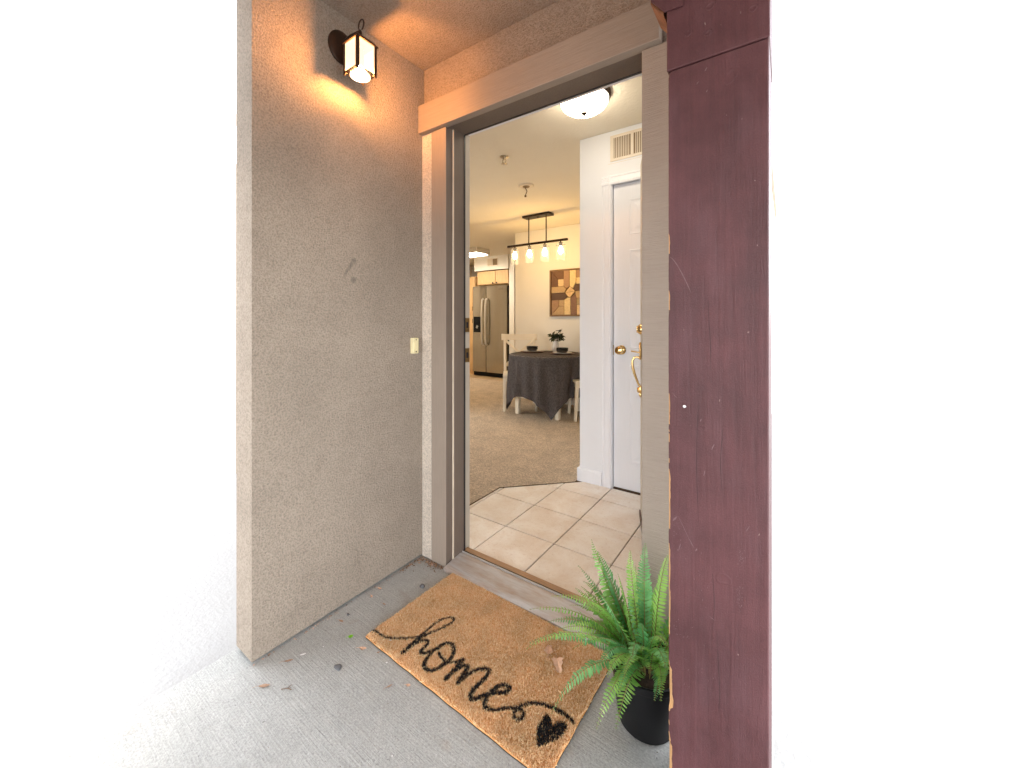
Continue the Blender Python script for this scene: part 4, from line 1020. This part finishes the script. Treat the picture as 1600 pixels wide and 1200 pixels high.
# drainage notch at the foot is a lighter lip in the photo: small foot blocks
q.build('pot', M['pot'], pf, smooth=True)
MB().lathe((FX, FY, .140), [(.094, 0), (.06, .008), (.01, .012)], 32).build('soil', M['soil'], pf, smooth=True)
rf = random.Random(21)
def frond(p0, p1, p2, p3, L=.017, nleaf=32, mat='fern_a', roll=0., droop=.15):
    p0, p1, p2, p3 = map(Vector, (p0, p1, p2, p3))
    def B(t): return p0 * (1 - t) ** 3 + p1 * 3 * t * (1 - t) ** 2 + p2 * 3 * t * t * (1 - t) + p3 * t ** 3
    def T(t): return ((p1 - p0) * 3 * (1 - t) ** 2 + (p2 - p1) * 6 * t * (1 - t) + (p3 - p2) * 3 * t * t).normalized()
    m = MB()
    m.tube([B(k / 14) for k in range(15)], [.0017 * (1 - .75 * k / 14) for k in range(15)], 5, 1)
    hd_ = Vector((p3.x - p0.x, p3.y - p0.y, 0))
    if hd_.length < .02: hd_ = Vector((rf.uniform(-1, 1), rf.uniform(-1, 1), 0))
    hd_.normalize(); side0 = hd_.cross(Vector((0, 0, 1)))
    for k in range(nleaf):
        t = .12 + .88 * (k + .5) / nleaf
        env = min(1, (t - .06) / .16) * (1 - max(0, (t - .45) / .57) ** 1.3)
        l0 = max(.003, L * env)
        tg = T(t); s_ = (side0 - tg * side0.dot(tg)).normalized(); s_ = Matrix.Rotation(roll + rf.uniform(-.12, .12), 3, tg) @ s_
        n_ = s_.cross(tg).normalized()
        for sg in (-1, 1):
            l = l0 * rf.uniform(.85, 1.12); w = l * rf.uniform(.25, .32) + .0006
            d = (s_ * sg + tg * rf.uniform(.22, .42) - n_ * (droop + rf.uniform(-.12, .18)) * (1)).normalized()
            p = B(t) + d * .0008
            wv = (tg - d * tg.dot(d)).normalized(); nn = d.cross(wv)
            m.add([p - wv * w * .30, p + wv * w * .30, p + d * l * .45 + wv * w * .55 - nn * .0006, p + d * l * .85 + wv * w * .36 - nn * l * .10, p + d * l - nn * l * .18, p + d * l * .8 - wv * w * .30 - nn * l * .10, p + d * l * .42 - wv * w * .5 - nn * .0006],
                  [(0, 1, 2, 6), (6, 2, 3, 5), (5, 3, 4)])
    return m.build('frond', [M[mat], M['rachis']], pf, fix=False)
def base(a=None, r=.03):
    a = rf.uniform(0, 6.283) if a is None else a
    rr = r * math.sqrt(rf.random()); return Vector((FX + rr * math.cos(a), FY + rr * math.sin(a), .148))
HERO = [  # (mid point, tip, leaflet size, material)
 ((-.455, 1.14, .33), (-.515, 1.185, .455), .021, 'fern_a'), ((-.44, 1.17, .34), (-.50, 1.20, .415), .019, 'fern_b'), ((-.45, 1.12, .29), (-.525, 1.13, .33), .018, 'fern_a'), ((-.46, 1.15, .30), (-.545, 1.15, .378), .013, 'fern_b'),
 ((-.43, 1.08, .36), (-.565, 1.01, .352), .014, 'fern_a'), ((-.44, 1.03, .36), (-.605, .955, .330), .013, 'fern_a'),
 ((-.455, .96, .37), (-.545, .845, .320), .016, 'fern_a'), ((-.45, .97, .335), (-.545, .860, .325), .014, 'fern_b'),
 ((-.445, .965, .28), (-.520, .930, .098), .018, 'fern_b'), ((-.365, .995, .245), (-.398, .945, .115), .016, 'fern_a'),
 ((-.36, 1.21, .36), (-.355, 1.225, .475), .017, 'fern_b'), ((-.31, 1.19, .38), (-.285, 1.21, .47), .017, 'fern_a'),
 ((-.30, 1.06, .36), (-.235, 1.02, .345), .013, 'fern_a'), ((-.39, 1.18, .36), (-.40, 1.22, .44), .016, 'fern_a'),
 ((-.43, 1.10, .26), (-.50, 1.06, .22), .018, 'fern_b'), ((-.36, 1.02, .30), (-.375, .96, .25), .018, 'fern_a'),
 ((-.40, 1.04, .30), (-.455, .985, .275), .018, 'fern_b'), ((-.33, 1.05, .33), (-.32, .985, .30), .017, 'fern_b'),((-.375, 1.06, .29), (-.41, .99, .24), .018, 'fern_b'), ((-.29, 1.08, .32), (-.245, 1.03, .28), .018, 'fern_b'), ((-.46, 1.10, .30), (-.53, 1.10, .34), .018, 'fern_a'), ((-.44, 1.16, .34), (-.49, 1.19, .40), .018, 'fern_b'), ((-.42, 1.06, .33), (-.49, 1.02, .36), .018, 'fern_a'),
]
for mid, tip, L_, mt in HERO:
    mid = Vector(mid); tip = Vector(tip); dv = Vector((tip.x - FX, tip.y - FY, 0))
    b0 = Vector((FX, FY, .148)) + (dv.normalized() * .022 if dv.length > .01 else Vector())
    p1 = b0 + (mid - b0) * .55 + Vector((0, 0, .035)); p2 = mid + (tip - mid) * .35 + Vector((0, 0, .02))
    L3 = (tip - b0).length
    frond(b0, p1, p2, tip, L_ * 1.5, int(16 + L3 * 50), mt, rf.uniform(-.3, .3), rf.uniform(.1, .3))
for k in range(50):
    a = rf.uniform(0, 6.283); ln_ = rf.uniform(.17, .33); el_ = rf.uniform(.25, 1.4)
    hx = math.cos(a) * math.cos(el_); hy = math.sin(a) * math.cos(el_); hz = math.sin(el_)
    b0 = base(a, .04); d = Vector((hx, hy, hz))
    tip = b0 + d * ln_ - Vector((0, 0, .10 * math.cos(el_) * ln_ / .3))
    mid = b0 + d * ln_ * .5 + Vector((0, 0, .055 * math.cos(el_) + .01))
    for P_ in (tip, mid):
        P_.y = min(P_.y, 1.30)
        if P_.y < 1.13 and P_.x > -.236: P_.x = -.236 - rf.uniform(0, .03)
        P_.z = max(P_.z, .06)
        if P_.y < 1.12: P_.z = max(P_.z, .235 if P_ is tip else .26)
        if P_.x < -.42: P_.z = max(P_.z, .17)
    frond(b0, b0 + (mid - b0) * .6 + Vector((0, 0, .03)), mid + (tip - mid) * .4 + Vector((0, 0, .012)), tip, rf.uniform(.020, .027), int(14 + ln_ * 50), rf.choice(['fern_a', 'fern_b', 'fern_a']), rf.uniform(-.5, .5), rf.uniform(.05, .35))

# ------------------------------------------------------------------ leaves, chips and pebbles on the floor
rd = random.Random(31)
def leaf_thing(name, x, y, z, L, W, ang, label, mat, curl=.25, lobes=0, group='fallen leaves and scraps on the porch floor', cat='leaf'):
    m = MB(); n = 7; vs = []
    lob = [0] * (n + 1)
    for i in range(n + 1):
        t_ = i / n; ww = W * .5 * (math.sin(math.pi * min(.98, .04 + t_ * .94)) ** .8) * rd.uniform(.85, 1.15)
        if lobes: ww *= 1.35 if i % 2 else .55
        zz = curl * L * ((t_ - .5) ** 2) * 1.2 + rd.uniform(0, .0008)
        for s_ in (-1, 0, 1):
            u = (t_ - .5) * L + (abs(s_) * L * .05 if lobes and i % 2 else 0); v = s_ * ww
            vs.append((x + u * math.cos(ang) - v * math.sin(ang), y + u * math.sin(ang) + v * math.cos(ang), z + .0012 + zz + abs(s_) * curl * W * .35))
    fs = []
    for i in range(n):
        for s_ in (0, 1): fs.append((i * 3 + s_, i * 3 + s_ + 1, i * 3 + s_ + 4, i * 3 + s_ + 3))
    m.add(vs, fs)
    if lobes or name == 'fallen_leaf':
        a0 = Vector((x - .5 * L * math.cos(ang), y - .5 * L * math.sin(ang), z + .002 + curl * L * .3)); a1 = a0 - Vector((math.cos(ang + .4), math.sin(ang + .4), -.1)) * L * .5
        m.tube([a0, (a0 + a1) / 2 + Vector((0, 0, .001)), a1], .0006, 4)
    o = m.build(name, M[mat], fix=False); tag(o, label, cat, group)
    return o
def maple_leaf(x, y, z, r, ang, label, mat='dry_leaf', fold=.5):
    m = MB(); N = 30; vs = [(x, y, z + .004)]
    for ring in (.5, 1.):
        for j in range(N):
            a = 2 * math.pi * j / N
            lobe = .50 + .50 * max(0, math.cos(2.5 * (a if a < math.pi else a - 2 * math.pi))) ** .7 * (1 if abs((a + math.pi) % (2 * math.pi) - math.pi) < 2.2 else .5)
            rr = r * ring * (lobe if ring == 1. else .5 + .25 * lobe) * rd.uniform(.9, 1.1)
            u = rr * math.cos(a); v = rr * math.sin(a)
            vs.append((x + u * math.cos(ang) - v * math.sin(ang), y + u * math.sin(ang) + v * math.cos(ang), z + .003 + fold * abs(v) * .8 - .10 * u + rd.uniform(0, .0015)))
    fs = [(0, 1 + j, 1 + (j + 1) % N) for j in range(N)] + [(1 + j, 1 + N + j, 1 + N + (j + 1) % N, 1 + (j + 1) % N) for j in range(N)]
    m.add(vs, fs)
    tip = Vector((x - math.cos(ang) * r * 1.3, y - math.sin(ang) * r * 1.3, z + .006))
    m.tube([(x, y, z + .004), tip], .0007, 4)
    o = m.build('fallen_leaf', M[mat], fix=False); tag(o, label, 'leaf', 'fallen leaves and scraps on the porch floor')
maple_leaf(-.672, 1.186, .0165, .026, 2.0, 'smaller curled dry leaf closer to the threshold on the doormat', fold=.7)
maple_leaf(-.622, 1.158, .0165, .031, -.9, 'larger dry lobed leaf closer to the pot on the doormat', fold=.45)
leaf_thing('fallen_leaf', -1.307, .845, .001, .017, .016, .9, 'small fresh green leaf beside the mat corner', 'green_leaf', .15)
leaf_thing('fallen_leaf', -1.223, .838, .001, .026, .013, .5, 'curled light brown leaf touching the mat corner', 'dry_leaf', .4)
leaf_thing('fallen_leaf', -1.405, .868, .001, .022, .010, .2, 'flat faded brown leaf near the side wall', 'tan_leaf', .1)
leaf_thing('fallen_leaf', -1.388, .665, .001, .030, .008, .9, 'long thin brown scrap near a white chip', 'tan_leaf', .1)
leaf_thing('fallen_leaf', -1.355, .575, .001, .034, .012, .75, 'long reddish brown leaf at the front of the side wall', 'tan_leaf', .12)
leaf_thing('fallen_leaf', -1.437, 1.067, .001, .018, .012, .3, 'crumpled tan leaf against the side wall', 'dry_leaf', .5)
leaf_thing('fallen_leaf', -1.424, 1.017, .001, .018, .009, -.4, 'narrow tan leaf near the foot of the side wall', 'dry_leaf', .4)
leaf_thing('fallen_leaf', -1.03, .800, .001, .020, .006, 1.2, 'thin reddish scrap below the written word near the mat edge', 'tan_leaf', .15)
leaf_thing('fallen_leaf', -.982, .836, .001, .014, .010, .4, 'small orange scrap close to the long mat edge', 'dry_leaf', .3)
leaf_thing('fallen_leaf', -1.345, 1.02, .001, .016, .006, .1, 'pale flat scrap between wall and mat', 'tan_leaf', .1)
leaf_thing('fallen_leaf', -1.165, .86, .001, .010, .006, 1.0, 'tiny brown scrap by the mat edge near its corner', 'tan_leaf', .3)
leaf_thing('fallen_leaf', -.75, .66, .001, .030, .014, .5, 'broken brown scrap out on the open concrete', 'tan_leaf', .12)
leaf_thing('paint_chip', -1.373, .705, .001, .020, .007, .95, 'white paint chip near the side wall', 'white_chip', .1, cat='paint chip', group='white chips on the porch floor')
leaf_thing('paint_chip', -1.108, .850, .001, .008, .004, .9, 'tiny white chip close to the long mat edge', 'white_chip', .2, cat='paint chip', group='white chips on the porch floor')
leaf_thing('paint_chip', -1.158, .905, .0165, .007, .004, .9, 'tiny white chip lying on the doormat', 'white_chip', .2, cat='paint chip', group='white chips on the porch floor')
def pebble(x, y, z, r, label, mat='dark_stone', fl=.45):
    m = MB(); bm2 = bmesh.new(); bmesh.ops.create_icosphere(bm2, subdivisions=2, radius=1)
    for v in bm2.verts:
        k = 1 + .22 * math.sin(3.1 * v.co.x + x * 50) * math.cos(2.7 * v.co.y + y * 40)
        v.co = Vector((x + v.co.x * r * k * 1.2, y + v.co.y * r * k * .85, z + r * fl * .8 + v.co.z * r * fl * k))
    bm2.verts.index_update(); m.add([v.co[:] for v in bm2.verts], [[v.index for v in f.verts] for f in bm2.faces]); bm2.free()
    o = m.build('pebble', M[mat], smooth=True, angle=180); tag(o, label, 'pebble', 'pebbles on the porch floor')
pebble(-1.226, .746, .0, .0125, 'flat dark grey pebble on open concrete in front of the mat', fl=.3)
pebble(-1.297, 1.181, .0, .012, 'dark pebble against the short mat edge near the threshold', fl=.6)
pebble(-1.415, .903, .0, .006, 'small black pebble near the side wall', fl=.5)
tw = MB().tube([(-1.30, .60, .002), (-1.285, .612, .0035), (-1.272, .618, .002)], .0012, 5).tube([(-1.285, .612, .0035), (-1.288, .626, .003)], .0009, 5)
tag(tw.build('twig', M['twig']), 'short forked dark twig on the concrete', 'twig')
# swept-up litter in the corner and along the wall foot
lm = MB()
for k in range(460):
    if k < 280:
        x = rd.uniform(-1.46, -1.315); y = 1.331 - abs(rd.gauss(0, .016)) * (1 if rd.random() < .8 else 2); s_ = rd.uniform(.0015, .0052)
    elif k < 340:
        x = XW + .004 + abs(rd.gauss(0, .010)); y = rd.uniform(1.18, 1.33); s_ = rd.uniform(.002, .006)
    else:
        x = XW + .003 + abs(rd.gauss(0, .006)); y = rd.uniform(.58, 1.2); s_ = rd.uniform(.0012, .0035)
    x = max(x, XW + .003); y = min(y, 1.331)
    a = rd.uniform(0, 6.28); L_ = s_ * rd.uniform(1, 2.2); w_ = s_ * .5; z = .0008 + rd.uniform(0, .003)
    c_, q_ = math.cos(a), math.sin(a)
    lm.add([(x - L_ * c_, y - L_ * q_, z), (x + w_ * q_, y - w_ * c_, z + rd.uniform(0, .003)), (x + L_ * c_, y + L_ * q_, z + rd.uniform(0, .004)), (x - w_ * q_, y + w_ * c_, z)], [(0, 1, 2), (0, 2, 3)], rd.choice([0, 1, 2, 2, 3]))
o = lm.build('leaf_litter', [M['dry_leaf'], M['tan_leaf'], M['litter'], M['twig']], fix=False); o['kind'] = 'stuff'; o['label'] = 'crumbled leaf litter swept into the porch corner'; 
gm = MB()
for k in range(260):
    x = rd.uniform(-1.44, -.2); y = rd.uniform(.35, 1.28)
    u_ = (x - ML[0]) * MU[0] + (y - ML[1]) * MU[1]; v__ = (x - ML[0]) * MV[0] + (y - ML[1]) * MV[1]
    if -.01 < u_ < MW + .01 and -.01 < v__ < MH + .01: continue
    r_ = rd.uniform(.0006, .0018); gm.add([(x - r_, y, .0003), (x, y - r_, .0003), (x + r_, y, .0003), (x, y + r_, .0003), (x, y, r_ * 1.2)], [(0, 1, 4), (1, 2, 4), (2, 3, 4), (3, 0, 4)], rd.choice([0, 0, 1, 2]))
o = gm.build('grit', [M['dark_stone'], M['twig'], M['white_chip']], fix=False); o['kind'] = 'stuff'; o['label'] = 'fine grit scattered over the porch concrete'
